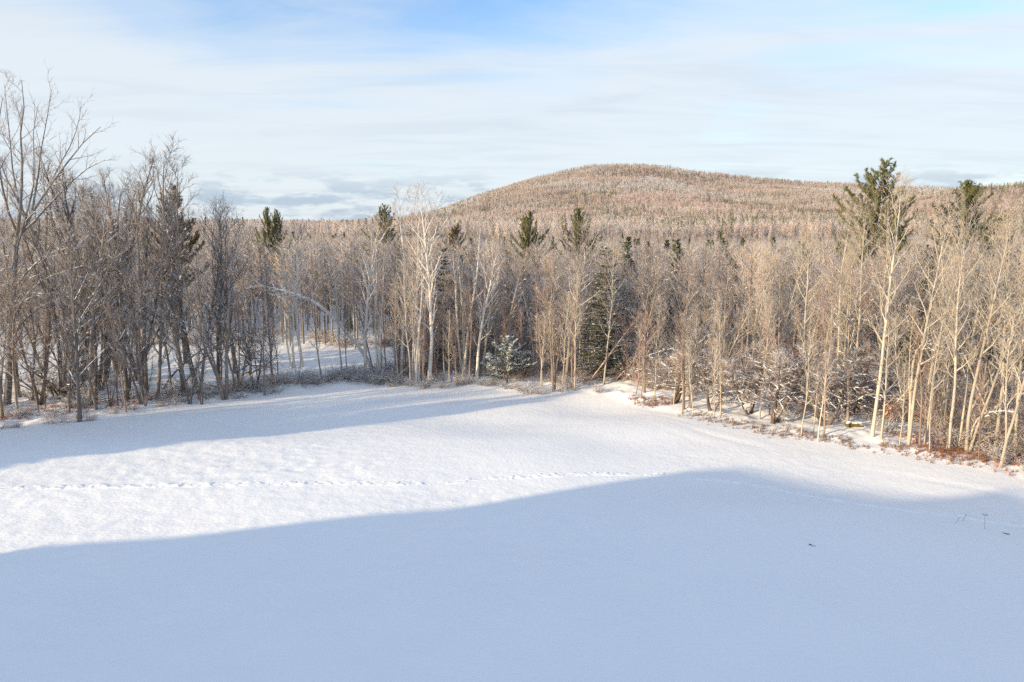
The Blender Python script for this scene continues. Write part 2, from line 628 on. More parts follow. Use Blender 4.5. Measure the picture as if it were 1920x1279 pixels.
def decid(seed, H, r, crown0=.35, limbs=24, limb_len=.30, ang=(40, 65), trop=.07, subs=6, twigs=5, twl=.55, twr=.009,
          stems=1, splay=.12, lean=(0, 0), wig=.035, shape='oval', fork=.5, swig=.1, sides=7, curve=None, sn=0.0):
    """bare broadleaf tree -> (trunk geometry, crown geometry)"""
    rg = random.Random(seed)
    T, C, S = Geo(), Geo(), Geo()
    for s in range(stems):
        a0 = s * 6.283 / stems + rg.uniform(-.5, .5)
        sp = splay if stems > 1 else 0
        hh = H * (1 if s == 0 else rg.uniform(.72, .98))
        rr = r * (1 if s == 0 else rg.uniform(.6, .9))
        d = nrm(np.array((math.cos(a0) * sp + lean[0], math.sin(a0) * sp + lean[1], 1.0)))
        p0 = (math.cos(a0) * rr * .9 * (stems > 1), math.sin(a0) * rr * .9 * (stems > 1), -.25)
        if curve is not None:
            pts = np.array(curve, float)
        else:
            pts = grow(rg, p0, d, hh * 1.02, 12, wig, .03 if stems > 1 or abs(lean[0]) + abs(lean[1]) > .02 else .01)
        k = len(pts)
        tt = np.linspace(0, 1, k)
        rad = rr * (1 - tt) ** .72 + .012
        rad[0] *= 1.25
        T.tube(pts, rad, sides, 0)
        az = rg.random() * 6.28
        nl = max(3, int(limbs / (stems ** .55)))
        for i in range(nl):
            t = crown0 + (1 - crown0) * ((i + rg.random()) / nl) ** .9
            t = min(t, .985)
            q, dd = samp(pts, t)
            az += 2.4 + rg.uniform(-.5, .5)
            an = R(rg.uniform(*ang)) * (1.15 - .35 * t)
            bd = nrm(dd * math.cos(an) + perp(dd, az) * math.sin(an))
            tc_ = (t - crown0) / (1 - crown0)
            if shape == 'oval':
                sh = (.45 + 1.1 * tc_) * (1.02 - tc_) ** .55 * 1.25
            elif shape == 'vase':
                sh = (1.05 - tc_) ** .7 * 1.25
            else:
                sh = (1.05 - tc_) ** .9
            L = hh * limb_len * sh * rg.uniform(.65, 1.2) / (stems ** .25)
            L = max(L, .5)
            lr = min(rr * (1 - t) ** .85 * .72 + .01, .016 + L * .019)
            limb_tree(rg, C, q, bd, L, lr, subs, twigs, twl, twr, swig, trop, fork, S=S if sn else None, sn=sn)
    return T, C, S


def pine(seed, H, crown0=.45, whorls=14, per=5, spread=.20, needles='needle_pine', up=.16, dens=1.0, droop=0.0, nl=.36, snow=0.0):
    """white pine: upswept plumes of needle tufts on a straight trunk -> trunk, crown"""
    rg = random.Random(seed)
    T, C, S = Geo(), Geo(), Geo()
    pts = grow(rg, (0, 0, -.25), (0, 0, 1), H, 10, .012, .02)
    rad = (H * .0135) * (1 - np.linspace(0, 1, 11)) ** .8 + .02
    T.tube(pts, rad, 8, 0)
    for k in range(int(60 * dens)):
        c_, dd = samp(pts, rg.uniform(.90, .999))
        nd_ = nrm(dd * rg.uniform(.3, 1) + perp(dd, rg.random() * 6.28))
        C.spike(c_, c_ + nd_ * nl * rg.uniform(.8, 1.4), .024, 1)
    for w in range(whorls):
        t = crown0 + (1 - crown0) * ((w + rg.uniform(.2, .8)) / whorls)
        tc_ = (t - crown0) / (1 - crown0)
        az = rg.random() * 6.28
        for j in range(per):
            if rg.random() < .16:
                continue
            q, dd = samp(pts, min(t + rg.uniform(-.01, .01), .985))
            az += 6.283 / per + rg.uniform(-.35, .35)
            sh = (.85 + .35 * min(tc_ * 3, 1)) * (1.03 - tc_) ** .8
            L = H * spread * sh * rg.uniform(.55, 1.2)
            el = .22 + .72 * tc_ + rg.uniform(-.12, .15) - droop
            bd = np.array((math.cos(az) * math.cos(el), math.sin(az) * math.cos(el), math.sin(el)))
            bp_ = grow(rg, q, bd, L, 5, .05, up)
            C.tube(bp_, np.array((.045, .038, .03, .024, .018, .01)) * (L / 3) ** .5, 4, 0)
            nb = max(4, int(L * 5.4 * dens))
            for b_ in range(nb):
                s = .14 + .86 * (b_ + rg.random()) / nb
                q2, d2 = samp(bp_, min(s, .99))
                sa = rg.random() * 6.28
                an = rg.uniform(.35, .9)
                sd = nrm(d2 * math.cos(an) + perp(d2, sa) * math.sin(an) * np.array((1, 1, .6)) + np.array((0, 0, .38)))
                sl = (.28 + .55 * (1.05 - s)) * min(1.0, L / 2.6) * rg.uniform(.6, 1.2)
                e = q2 + sd * sl
                C.spike(q2, e, .012, 0)
                if snow and rg.random() < snow:
                    S.blob((e[0], e[1], e[2] + .04), .13 * rg.uniform(.4, 1.4), .08 * rg.uniform(.5, 1.3), .04, 0, rg.random() * 3)
                nt = max(2, int(sl * 5 + 1.5))
                for k in range(nt):
                    c_ = q2 + sd * sl * (.25 + .8 * (k + rg.random() * .6) / nt)
                    for h in range(8):
                        an = rg.uniform(.25, 1.0)
                        nd_ = nrm(sd * math.cos(an) + perp(sd, rg.random() * 6.28) * math.sin(an))
                        C.spike(c_, c_ + nd_ * nl * rg.uniform(.6, 1.15), .022, 1)
    return T, C, S


def spruce(seed, H, width=.22, layers=26, needles=1.0, snow=0.0):
    """conical fir with drooping flat sprays -> trunk, crown, snow"""
    rg = random.Random(seed)
    T, C, S = Geo(), Geo(), Geo()
    pts = grow(rg, (0, 0, -.2), (0, 0, 1), H, 8, .008, .02)
    T.tube(pts, (H * .012) * (1 - np.linspace(0, 1, 9)) + .015, 7, 0)
    for w in range(layers):
        t = .07 + .92 * ((w + rg.uniform(.1, .9)) / layers)
        az = rg.random() * 6.28
        per = 6 if t < .8 else 4
        for j in range(per):
            q, dd = samp(pts, min(t, .985))
            az += 6.283 / per + rg.uniform(-.4, .4)
            L = H * width * (1.04 - t) ** .85 * rg.uniform(.7, 1.2) + .12
            el = -.28 + .75 * t + rg.uniform(-.12, .12)
            bd = np.array((math.cos(az) * math.cos(el), math.sin(az) * math.cos(el), math.sin(el)))
            bp_ = grow(rg, q, bd, L, 4, .04, .03)
            C.tube(bp_, np.array((.03, .024, .018, .012, .006)) * (L / 2) ** .5, 3, 0)
            ns = max(3, int(L * 6 * needles))
            for k in range(ns):
                s = .12 + .88 * (k + rg.random()) / ns
                q2, d2 = samp(bp_, min(s, .99))
                for sg in (-1, 1):
                    sd = nrm(d2 * .75 + sg * perp(d2, rg.uniform(-.3, .3)) * .7 + np.array((0, 0, -.12)))
                    sl = (.20 + .38 * (1 - s)) * rg.uniform(.6, 1.2) * min(1, L)
                    e = q2 + sd * sl
                    for h in range(5):
                        f0 = h / 5
                        c_ = q2 + sd * sl * f0
                        nd_ = nrm(sd + np.array((rg.uniform(-.6, .6), rg.uniform(-.6, .6), rg.uniform(-.35, .45))))
                        C.spike(c_, c_ + nd_ * .24 * rg.uniform(.7, 1.2), .032, 1)
                    if snow and rg.random() < snow:
                        c_ = q2 + sd * sl * .5
                        S.blob((c_[0], c_[1], c_[2] + .05), .16 * rg.uniform(.6, 1.4), .10 * rg.uniform(.6, 1.3), .055, 0,
                               math.atan2(sd[1], sd[0]))
    return T, C, S


def shrub(seed, W, H, stems=26, twigs=7, twr=.008, snow=.25, arch=-.08):
    """thicket of arching stems -> stems, twigs(snow)"""
    rg = random.Random(seed)
    C, S = Geo(), Geo()
    for i in range(stems):
        a0 = rg.random() * 6.28
        rr = W * .25 * rg.random()
        el = rg.uniform(.55, 1.35)
        d = np.array((math.cos(a0) * math.cos(el), math.sin(a0) * math.cos(el), math.sin(el)))
        L = H * rg.uniform(.6, 1.25)
        p = (math.cos(a0) * rr, math.sin(a0) * rr, -.1)
        pts = grow(rg, p, d, L, 5, .14, arch)
        r0 = .010 + .006 * L
        C.tube(pts, r0 * (1 - .75 * np.linspace(0, 1, 6)), 4, 0)
        for k in range(twigs):
            s = .2 + .8 * (k + rg.random()) / twigs
            q, dd = samp(pts, min(s, .99))
            an = rg.uniform(.4, 1.1)
            td = nrm(dd * math.cos(an) + perp(dd, rg.random() * 6.28) * math.sin(an))
            tl = H * .30 * rg.uniform(.5, 1.3)
            C.spike(q, q + td * tl, twr)
            for _ in range(3):
                m_ = q + td * tl * rg.uniform(.2, .85)
                t3 = nrm(td + np.array((rg.uniform(-1, 1), rg.uniform(-1, 1), rg.uniform(-.6, .9))))
                C.spike(m_, m_ + t3 * tl * .5, twr * .75)
            if rg.random() < snow:
                S.blob(q + np.array((0, 0, .02)), .085 * rg.uniform(.5, 1.5), .03 * rg.uniform(.7, 1.4), .026, 0, math.atan2(dd[1], dd[0]))
    return C, S


# ------------------------------------------------------------------ scene objects
def link_obj(name, data, parent=None, kind=None, label=None, cat=None, group=None):
    o = bpy.data.objects.new(name, data)
    COL.objects.link(o)
    if parent is not None:
        o.parent = parent
    tag(o, kind, label, cat, group)
    return o


def tag(o, kind=None, label=None, cat=None, group=None):
    if kind:
        o['kind'] = kind
    if label:
        o['label'] = label
    if cat:
        o['category'] = cat
    if group:
        o['group'] = group


def grid_mesh(name, xs, ys, zf, mat):
    X, Y = np.meshgrid(xs, ys)
    Z = zf(X, Y)
    nx, ny = len(xs), len(ys)
    V = np.stack([X, Y, Z], -1).reshape(-1, 3).astype(np.float32)
    idx = np.arange(nx * ny).reshape(ny, nx)
    q = np.stack([idx[:-1, :-1], idx[:-1, 1:], idx[1:, 1:], idx[1:, :-1]], -1).reshape(-1, 4).astype(np.int32)
    me = bpy.data.meshes.new(name)
    me.vertices.add(len(V))
    me.vertices.foreach_set('co', V.ravel())
    me.loops.add(q.size)
    me.loops.foreach_set('vertex_index', q.ravel())
    me.polygons.add(len(q))
    me.polygons.foreach_set('loop_start', (np.arange(len(q)) * 4).astype(np.int32))
    me.polygons.foreach_set('use_smooth', np.ones(len(q), bool))
    me.materials.append(mat)
    me.update(calc_edges=True)
    return me


def axis(lo, a_, b_, hi, fine, ratio=1.10):
    mid = list(np.arange(a_, b_ + fine / 2, fine))
    up_, st = [], fine
    v = mid[-1]
    while v < hi:
        st = min(st * ratio, 150)
        v += st
        up_.append(v)
    dn, st = [], fine
    v = mid[0]
    while v > lo:
        st = min(st * ratio, 150)
        v -= st
        dn.append(v)
    return np.array(dn[::-1] + mid + up_)


xs = axis(-3200, -44, 40, 3200, .20)
ys = axis(-600, 17, 62, 2200, .20)
xs = np.concatenate([xs[xs < -112], np.arange(-112, -44.3, .75), xs[xs >= -44.2]])
ys = np.concatenate([ys[ys < -62], np.arange(-62, 16.7, .75), ys[ys >= 16.8]])
ground = link_obj('ground', grid_mesh('ground', xs, ys, lambda x, y: height(x, y) + micro(x, y), M['ground_snow']), kind='structure')
ground['label'] = 'snow-covered field and forest floor under the trees'

# ---- mountain behind the woods
RIDGE = [(-500, 436), (0, 436), (430, 432), (700, 428), (780, 411), (830, 396), (900, 369), (1000, 339), (1060, 323), (1100, 314), (1200, 311),
         (1250, 315), (1300, 324), (1400, 335), (1500, 345), (1600, 349), (1700, 353), (1780, 356), (1920, 350), (2400, 380)]
DM = 2600.0
RX = np.array([(p - 959.5) / FPX * DM * math.cos(PITCH) for p, q in RIDGE])
RZ = np.array([z_for(DM, q) for p, q in RIDGE])


def mountain_h(x, y):
    px = x * (DM / np.clip(y, 800, 4000)) ** .55
    top = np.interp(px, RX, RZ)
    k = np.ones(9) / 9
    t = np.clip((y - 800) / (DM - 800), 0, 1)
    f = .30 * t + .70 * t ** 1.7
    g_ = np.where(y > DM, np.clip(1 - (y - DM) / 2200, 0, 1), 1)
    base = height(x, np.minimum(y, 800.0))
    h = base + (top - base) * f * g_
    h += (15 * vnoise(x / 280, y / 420, 31) + 6 * vnoise(x / 110, y / 160, 32)) * sm((y - 900) / 400) * sm((DM - y) / 300 + .25)
    return h


# nearer, lower spur on the right
SPUR = [(1500, 440), (1620, 400), (1720, 372), (1800, 357), (1850, 352), (1920, 346), (2100, 335), (2500, 330)]
DS = 1500.0
SX = np.array([(p - 959.5) / FPX * DS * math.cos(PITCH) for p, q in SPUR])
SZ = np.array([z_for(DS, q) for p, q in SPUR])


def land(x, y):
    h = mountain_h(x, y)
    sp = np.interp(x, SX, SZ, left=-50) - 4
    base = height(x, np.minimum(y, 800.0))
    t = np.clip((y - 700) / (DS - 700), 0, 1)
    g_ = np.where(y > DS, np.clip(1 - (y - DS) / 900, 0, 1), 1)
    hs = base + (sp - base) * (.35 * t + .65 * t ** 1.6) * g_
    near = sm((y - 800) / 60)
    return np.maximum(h, np.where(x > SX[0], hs, -1e3)) * 1.0 - (1 - near) * 3.0


xs = np.linspace(-2600, 2800, 271)
ys = np.concatenate([np.linspace(790, 2700, 97), np.linspace(2760, 4600, 24)])
mountain = link_obj('mountain', grid_mesh('mountain', xs, ys, land, M['wood_floor']), kind='structure')
mountain['label'] = 'broad rounded mountain covered in bare woods behind the trees'


def ground_any(x, y):
    return np.where(y > 830, land(x, y), height(x, y))

# ------------------------------------------------------------------ prototypes
def P_dec(name, barkm, twigm, **kw):
    T, C, S = decid(**kw)
    d = {'trunk': T.mesh(name + '_trunk', [M[barkm]]), 'crown': C.mesh(name + '_crown', [M[barkm], M[twigm]]), 'H': kw['H']}
    if S.q:
        d['snow'] = S.mesh(name + '_snow', [M['snow']])
    return d


PRO = {}
PRO['birch'] = [P_dec('birch', 'bark_birch', 'twig_birch', seed=100 + i, H=15, r=.17, crown0=.24, limbs=24, limb_len=.26, ang=(22, 48), sn=.08, stems=(1, 2, 1, 3)[i], splay=.10,
                      trop=.09, subs=6, twigs=4, twl=.65, twr=.009, wig=.035, shape='oval') for i in range(4)]
PRO['aspen'] = [P_dec('aspen', 'bark_pale', 'twig_pale', seed=200 + i, H=15, r=.10, crown0=.34, limbs=22, limb_len=.22, ang=(28, 52),
                      trop=.10, subs=6, twigs=4, twl=.62, twr=.009, wig=.03, shape='oval') for i in range(5)]
PRO['aspen_twin'] = [P_dec('aspen_twin', 'bark_pale', 'twig_pale', seed=230 + i, H=15, r=.095, crown0=.36, limbs=30, limb_len=.22, ang=(28, 50),
                           trop=.10, subs=6, twigs=4, twl=.62, twr=.009, wig=.03, stems=2, splay=.07) for i in range(2)]
PRO['grey'] = [P_dec('grey', 'bark_grey', 'twig_brown', seed=300 + i, H=14, r=.13, crown0=.26, limbs=26, limb_len=.27, ang=(26, 60), sn=.10, stems=(1, 2, 1, 1, 3, 2)[i], splay=.11,
                     trop=.09, subs=6, twigs=4, twl=.65, twr=.009, wig=.035) for i in range(6)]
PRO['clump'] = [P_dec('clump', 'bark_dark', 'twig_dark', seed=400 + i, H=15, r=.17, crown0=.22, limbs=62, limb_len=.24, ang=(22, 45), sn=.16,
                      trop=.13, subs=6, twigs=5, twl=.6, twr=.009, stems=5, splay=.22, wig=.04, shape='oval') for i in range(2)]
PRO['dark'] = [P_dec('dark', 'bark_dark', 'twig_dark', seed=430 + i, H=14, r=.14, crown0=.18, limbs=30, limb_len=.27, ang=(28, 56), sn=.20, stems=(1, 2, 1, 3)[i], splay=.14,
                     trop=.11, subs=6, twigs=4, twl=.6, twr=.009, wig=.045) for i in range(4)]
PRO['sapling'] = [P_dec('sapling', 'bark_sapling', 'twig_red', seed=500 + i, H=8.5, r=.055, crown0=.25, limbs=15, limb_len=.19, ang=(22, 45),
                        trop=.12, subs=5, twigs=3, twl=.5, twr=.008, wig=.03, sides=5) for i in range(5)]
PRO['pole'] = [P_dec('pole', 'bark_pale', 'twig_pale', seed=540 + i, H=9, r=.055, crown0=.3, limbs=18, limb_len=.20, ang=(25, 50),
                     trop=.12, subs=5, twigs=3, twl=.5, twr=.008, wig=.035, sides=5) for i in range(4)]
PRO['crooked'] = [P_dec('crooked', 'bark_crook', 'twig_snowy', seed=600 + i, H=6.5, r=.16, crown0=.25, limbs=30, limb_len=.5, ang=(55, 85), sn=.38,
                        trop=-.02, subs=8, twigs=5, twl=.45, twr=.011, wig=.13, stems=2, splay=.45, fork=.42, swig=.2, shape='vase') for i in range(4)]


def P_con(name, gen, needle_mat, **kw):
    r_ = gen(**kw)
    d = {'trunk': r_[0].mesh(name + '_trunk', [M['bark_pine']]), 'crown': r_[1].mesh(name + '_crown', [M['bark_pine'], M[needle_mat]]), 'H': kw['H']}
    if len(r_) > 2 and r_[2].q:
        d['snow'] = r_[2].mesh(name + '_snow', [M['snow']])
    return d


PRO['pine'] = [P_con('pine', pine, 'needle_pine', seed=700 + i, H=21, crown0=.40, whorls=16, per=5, spread=.27, dens=1.05, nl=.32) for i in range(3)]
PRO['pine_gold'] = [P_con('pine_gold', pine, 'needle_gold', seed=720, H=16, crown0=.40, whorls=12, per=6, spread=.26)]
PRO['spruce'] = [P_con('spruce', spruce, 'needle_spruce', seed=740 + i, H=13, width=.19, layers=30, snow=.02) for i in range(2)]
PRO['young_pine'] = [P_con('young_pine', pine, 'needle_blue', seed=760 + i, H=5, crown0=.06, whorls=9, per=6, spread=.62, up=.05, dens=1.5, droop=.1, nl=.30, snow=.32) for i in range(2)]


def P_shrub(name, barkm, twigm, **kw):
    C, S = shrub(**kw)
    d = {'stems': C.mesh(name + '_stems', [M[barkm], M[twigm]]), 'H': kw['H']}
    if S.q:
        d['snow'] = S.mesh(name + '_snow', [M['snow']])
    return d


PRO['shrub'] = [P_shrub('shrub', 'bark_snowy', 'twig_snowy', seed=800 + i, W=2.2, H=1.5, stems=34, twigs=7, snow=.22) for i in range(4)]
PRO['thicket'] = [P_shrub('thicket', 'bark_dark', 'twig_dark', seed=820 + i, W=2.4, H=2.6, stems=30, twigs=8, snow=.10, arch=-.03) for i in range(3)]


def place(kind, x, y, H, name, label, cat, group=None, var=None, rot=None, wide=1.0, lean=0.0, lean_az=0.0, z=None):
    pr = PRO[kind]
    p = pr[rnd.randrange(len(pr))] if var is None else pr[var % len(pr)]
    e = bpy.data.objects.new(name, None)
    COL.objects.link(e)
    e.empty_display_size = .3
    s = H / p['H']
    e.location = (x, y, hz(x, y) if z is None else z)
    rz = rnd.random() * 6.28 if rot is None else rot
    e.rotation_mode = 'ZXY'
    e.rotation_euler = (-lean * math.sin(lean_az), lean * math.cos(lean_az), rz) if lean else (0, 0, rz)
    e.scale = (s * wide, s * wide, s)
    tag(e, None, label, cat, group)
    held = None
    for part, me in p.items():
        if part == 'H':
            continue
        o = bpy.data.objects.new(part, me)
        COL.objects.link(o)
        o.parent = e
        if part == 'snow':
            o['kind'] = 'stuff'
            if held is not None:
                o.parent = held                   # the snow lies on the crown
        held = o if part == 'crown' else None
    return e


TAKEN = []


def plant(kind, px, py, top, name, label, cat='tree', group=None, **kw):
    """base pixel and top row in the photo"""
    x, y, z = G(px, py)
    H = z_for(y, top) - z
    TAKEN.append((x, y, .7))
    return place(kind, x, y, H, name, label, cat, group, **kw)


def plant_d(kind, px, d, top, name, label, cat='tree', group=None, **kw):
    x, y, z = at_dist(px, d)
    H = z_for(y, top) - z
    # column drifts with height because the camera looks down: use the column at the top
    cp, sp = math.cos(PITCH), math.sin(PITCH)
    zt = z_for(y, top)
    x = (px - 959.5) / FPX * (y * cp - (zt - CAM_H) * sp)
    TAKEN.append((x, y, 1.5))
    return place(kind, x, y, H, name, label, cat, group, **kw)


# ------------------------------------------------------------------ trees that stand out, one by one
def broad_tree():
    """big open-grown tree whose trunk and limbs follow the photo, at the depth where the trunk meets the ground"""
    x0, y0, z0 = G(14, 757)
    cp, sp = math.cos(PITCH), math.sin(PITCH)
    rg = random.Random(4)
    T, C, S = Geo(), Geo(), Geo()

    def to3(pl, dy0, dy1, n_=8):
        out = []
        for (px, py), dy in zip(pl, np.linspace(dy0, dy1, len(pl))):
            k, m_ = (639.5 - py) / FPX, (px - 959.5) / FPX
            t = (y0 + dy) / (cp + k * sp)
            out.append((m_ * t - x0, dy, CAM_H + t * (-sp + k * cp) - z0))
        out = np.array(out)
        d = np.r_[0, np.cumsum(np.linalg.norm(np.diff(out, axis=0), axis=1))]
        q = np.linspace(0, d[-1], n_)
        return np.stack([np.interp(q, d, out[:, j]) for j in range(3)], 1)

    tr = to3([(13, 762), (17, 700), (21, 620), (24, 540), (30, 455), (38, 390), (42, 320), (38, 250), (46, 190), (40, 150)], 0, 0, 14)
    T.tube(tr, np.array((.30, .26, .25, .24, .23, .22, .20, .15, .12, .10, .08, .06, .04, .02)), 9, 0)
    limbs = [([(30, 455), (58, 402), (90, 352), (128, 302), (160, 262), (188, 238)], -1.5, .13), ([(58, 402), (70, 340), (76, 282), (88, 222), (96, 168)], 1.5, .09),
             ([(36, 440), (60, 420), (95, 380), (135, 340), (160, 318), (196, 300)], 1.0, .10), ([(90, 352), (112, 308), (138, 262), (150, 215), (152, 190)], .8, .07),
             ([(24, 545), (48, 512), (85, 478), (134, 464)], -1.2, .09), ([(22, 600), (46, 556), (84, 520), (120, 510), (158, 498)], -2.0, .09),
             ([(20, 640), (40, 606), (75, 575), (112, 560), (140, 552)], 1.5, .08), ([(32, 440), (14, 395), (0, 335), (-8, 262), (4, 185)], -1.0, .11),
             ([(28, 480), (-12, 425), (-55, 350), (-80, 260)], 1.0, .12), ([(26, 520), (-20, 480), (-70, 440)], -2.0, .09), ([(38, 390), (24, 330), (18, 260), (8, 160)], 2.5, .08),
             ([(30, 470), (50, 400), (66, 330), (60, 260), (70, 200)], -3.0, .09), ([(20, 660), (60, 640), (100, 622), (118, 600)], -1.5, .06)]
    for pl, dy, r in limbs:
        p = to3(pl, 0 if pl[0][0] < 40 else dy * .5, dy, 7)
        Ln = float(np.linalg.norm(np.diff(p, axis=0), axis=1).sum())
        dress(rg, C, p, Ln, r, 10, 7, .75, .011, .09, .10, .36, .15, 6, S, .5 if pl[-1][1] > 420 else .12)
    for k in range(12):
        q, dd = samp(tr, rg.uniform(.55, .98))
        bd = nrm(dd + perp(dd, rg.random() * 6.28) * 1.1)
        limb_tree(rg, C, q, bd, rg.uniform(1.5, 3.2), .035, 7, 6, .6, .011, .1, .1)
    e = link_obj('broad_tree', None, label='big broad bare tree with snow-lined limbs, standing tallest at the left picture edge', cat='tree')
    e.location = (x0, y0, z0)
    link_obj('trunk', T.mesh('broad_trunk', [M['bark_open']]), e)
    cr = link_obj('crown', C.mesh('broad_crown', [M['bark_open'], M['twig_dark']]), e)
    link_obj('snow', S.mesh('broad_snow', [M['snow']]), cr, kind='stuff')
    TAKEN.append((x0, y0, 2.0))


broad_tree()
plant('clump', 188, 716, 288, 'multi_stem_tree', 'dark many-stemmed bare tree with a broad rounded crown, right of the tallest left tree', var=0, rot=.6, wide=1.15)
plant('dark', 345, 742, 300, 'bare_tree', 'tall dark bare tree in front of the golden pine on the left', var=0, lean=.03)
plant('dark', 372, 726, 306, 'bare_tree', 'dark bare tree just right of the golden pine on the left', var=1)
plant('dark', 294, 750, 420, 'bare_tree', 'slim dark tree with a crooked leaning stem at the left field edge', var=2, lean=.20, lean_az=.2)
plant('clump', 262, 712, 318, 'multi_stem_tree', 'dark multi-stemmed tree between the broad rounded crown and the golden pine', var=1, rot=2.0, wide=.9)
plant('clump', 150, 708, 300, 'multi_stem_tree', 'dark many-stemmed tree filling the gap behind the big broad tree crown', var=1, rot=3.3, wide=1.05)
plant('clump', 226, 700, 290, 'multi_stem_tree', 'dark many-stemmed tree with a rounded top, highest left of the golden pine', var=0, rot=4.4, wide=1.05)
plant('dark', 118, 742, 420, 'bare_tree', 'dark leaning tree between the big broad tree and the many-stemmed tree', var=3, lean=.14, lean_az=0)
plant('dark', 410, 722, 392, 'bare_tree', 'bare tree at the right end of the shaded left woods', var=2)
plant('dark', 440, 700, 415, 'bare_tree', 'thin dark tree beside the clearing, before the twin-topped pine', var=0)
plant('dark', 82, 700, 330, 'bare_tree', 'dark bare tree behind the big broad tree', var=1)
plant('crooked', 478, 728, 600, 'low_tree', 'low snow-dusted tree with spreading branches beside the clearing', var=1, wide=.9)
plant('thicket', 110, 740, 610, 'thicket', 'dark brushy thicket at the foot of the left woods', 'shrub', var=0, wide=1.3)

plant('birch', 566, 688, 432, 'birch_tree', 'pale birch left of the bowed birch, leaning slightly left', var=0, lean=.06, lean_az=math.pi)
plant('birch', 548, 690, 470, 'birch_tree', 'small pale birch, leftmost of the centre birches', var=1, lean=.10, lean_az=math.pi)
plant('birch', 686, 704, 425, 'birch_tree', 'white birch rising from beside the foot of the bowed birch', var=2, lean=.05, lean_az=math.pi)
plant('birch', 712, 702, 418, 'birch_tree', 'straight white birch just right of the bowed birch', var=3)
plant('birch', 790, 706, 368, 'birch_tree', 'tallest white birch of the centre cluster, its top above the mountain foot', var=3, rot=1.0, lean=.02, lean_az=math.pi)
plant('birch', 806, 718, 374, 'birch_tree', 'tall white birch, right one of the tall centre cluster', var=0, rot=2.0)
plant('birch', 775, 712, 412, 'birch_tree', 'slim white birch at the left of the tall centre cluster', var=2, rot=3.0, lean=.03, lean_az=math.pi)
plant('birch', 868, 700, 430, 'birch_tree', 'white-stemmed birch halfway between the tall cluster and the snowy young pine', var=3)
plant('birch', 893, 712, 468, 'birch_tree', 'slender birch just left of the snowy young pine', var=0, lean=.05)
plant('grey', 1062, 716, 430, 'bare_tree', 'grey tree with thick pale forked limbs in the centre', var=0, wide=1.25, rot=.5)
plant('aspen', 1132, 720, 468, 'bare_tree', 'pale forked tree in front of the dark spruce', var=0, lean=.05)
plant('grey', 1202, 700, 470, 'bare_tree', 'grey tree with broken snow-covered limbs right of the dark spruce', var=3, wide=1.2, lean=.08)
plant('grey', 938, 704, 470, 'bare_tree', 'bare tree standing behind the snowy young pine', var=1)
plant('aspen', 640, 700, 470, 'bare_tree', 'slim pale tree seen through the arch of the bowed birch', var=1)

# the bowed birch: an arching trunk over the clearing
bx0, by0, bz0 = G(700, 694)


def bow(px, py):
    k, m_ = (639.5 - py) / FPX, (px - 959.5) / FPX
    cp, sp = math.cos(PITCH), math.sin(PITCH)
    t = by0 / (cp + k * sp)
    return (m_ * t - bx0, 0.0, CAM_H + t * (-sp + k * cp) - bz0)


bp_px = [(701, 699), (688, 672), (674, 650), (660, 632), (646, 614), (628, 594), (608, 574), (588, 560), (566, 550), (545, 543), (522, 537), (498, 533), (478, 534)]
crv = np.array([bow(*p) for p in bp_px])
crv[:, 1] += np.linspace(0, -2.2, len(crv))
T, C, S = decid(seed=77, H=12, r=.21, crown0=.30, limbs=26, limb_len=.20, ang=(30, 60), trop=.09, subs=6, twigs=5, twl=.6, twr=.009, curve=crv, sn=.5)
settle(random.Random(2), S, crv, .10, 30, .9)
PRO['bowed'] = [{'trunk': T.mesh('bowed_trunk', [M['bark_bowed_lit']]), 'crown': C.mesh('bowed_crown', [M['bark_bowed_lit'], M['twig_birch']]),
                 'snow': S.mesh('bowed_snow', [M['snow']]), 'H': 12}]
TAKEN.append((bx0, by0, .7))
place('bowed', bx0, by0, 12, 'bowed_birch', 'white birch bowed over to the left in a long arch', 'tree', rot=0, z=bz0)

plant('aspen', 1634, 819, 352, 'pale_tree', 'tall pale tree in front of the tallest pine', var=0, lean=.01)
plant('pole', 1652, 822, 610, 'pale_tree', 'short white-stemmed tree below the tallest pine', var=0, wide=1.4)
plant('aspen', 1703, 836, 402, 'pale_tree', 'tall pale tree at the right field edge, just left of the bent snowy branch', var=2)
plant('pole', 1686, 837, 690, 'pale_sapling', 'small pale sapling beside the orange-leaved sapling', var=1)
plant('aspen', 1733, 837, 520, 'pale_tree', 'mid-height pale tree between the two pines at the field edge', var=3)
plant('aspen', 1777, 845, 440, 'pale_tree', 'straight pale tree at the field edge below the gap between the two pines', var=4)
plant('aspen', 1797, 842, 478, 'pale_tree', 'pale tree with a slim upright crown below the second pine', var=1)
plant('aspen_twin', 1815, 848, 400, 'pale_tree', 'pale forked tree leaning right below the second pine', var=0, lean=.02)
plant('aspen', 1865, 848, 424, 'pale_tree', 'pale tree leaning right near the right picture edge', var=2, lean=.01)
plant('aspen', 1902, 852, 470, 'pale_tree', 'pale tree at the far right picture edge by the rusty weeds', var=0)
plant('aspen_twin', 1570, 770, 402, 'pale_tree', 'pale twin-stemmed tree left of the tallest pine', var=1)
plant('aspen', 1592, 780, 398, 'pale_tree', 'pale tree touching the left side of the tallest pine', var=3)
plant('aspen', 1730, 790, 392, 'pale_tree', 'tall pale tree between the two tall right pines', var=4, lean=.01)
plant('aspen_twin', 1765, 800, 420, 'pale_tree', 'pale twin-stemmed tree just left of the second pine', var=0, lean=.01)
plant('aspen', 1845, 800, 440, 'pale_tree', 'pale tree in front of the right side of the second pine', var=1, lean=.04)
plant('aspen', 1500, 770, 430, 'pale_tree', 'slim pale tree above the crooked snowy trees on the right', var=2)
plant('aspen', 1420, 730, 470, 'pale_tree', 'pale upright tree behind the left crooked snowy tree', var=0)
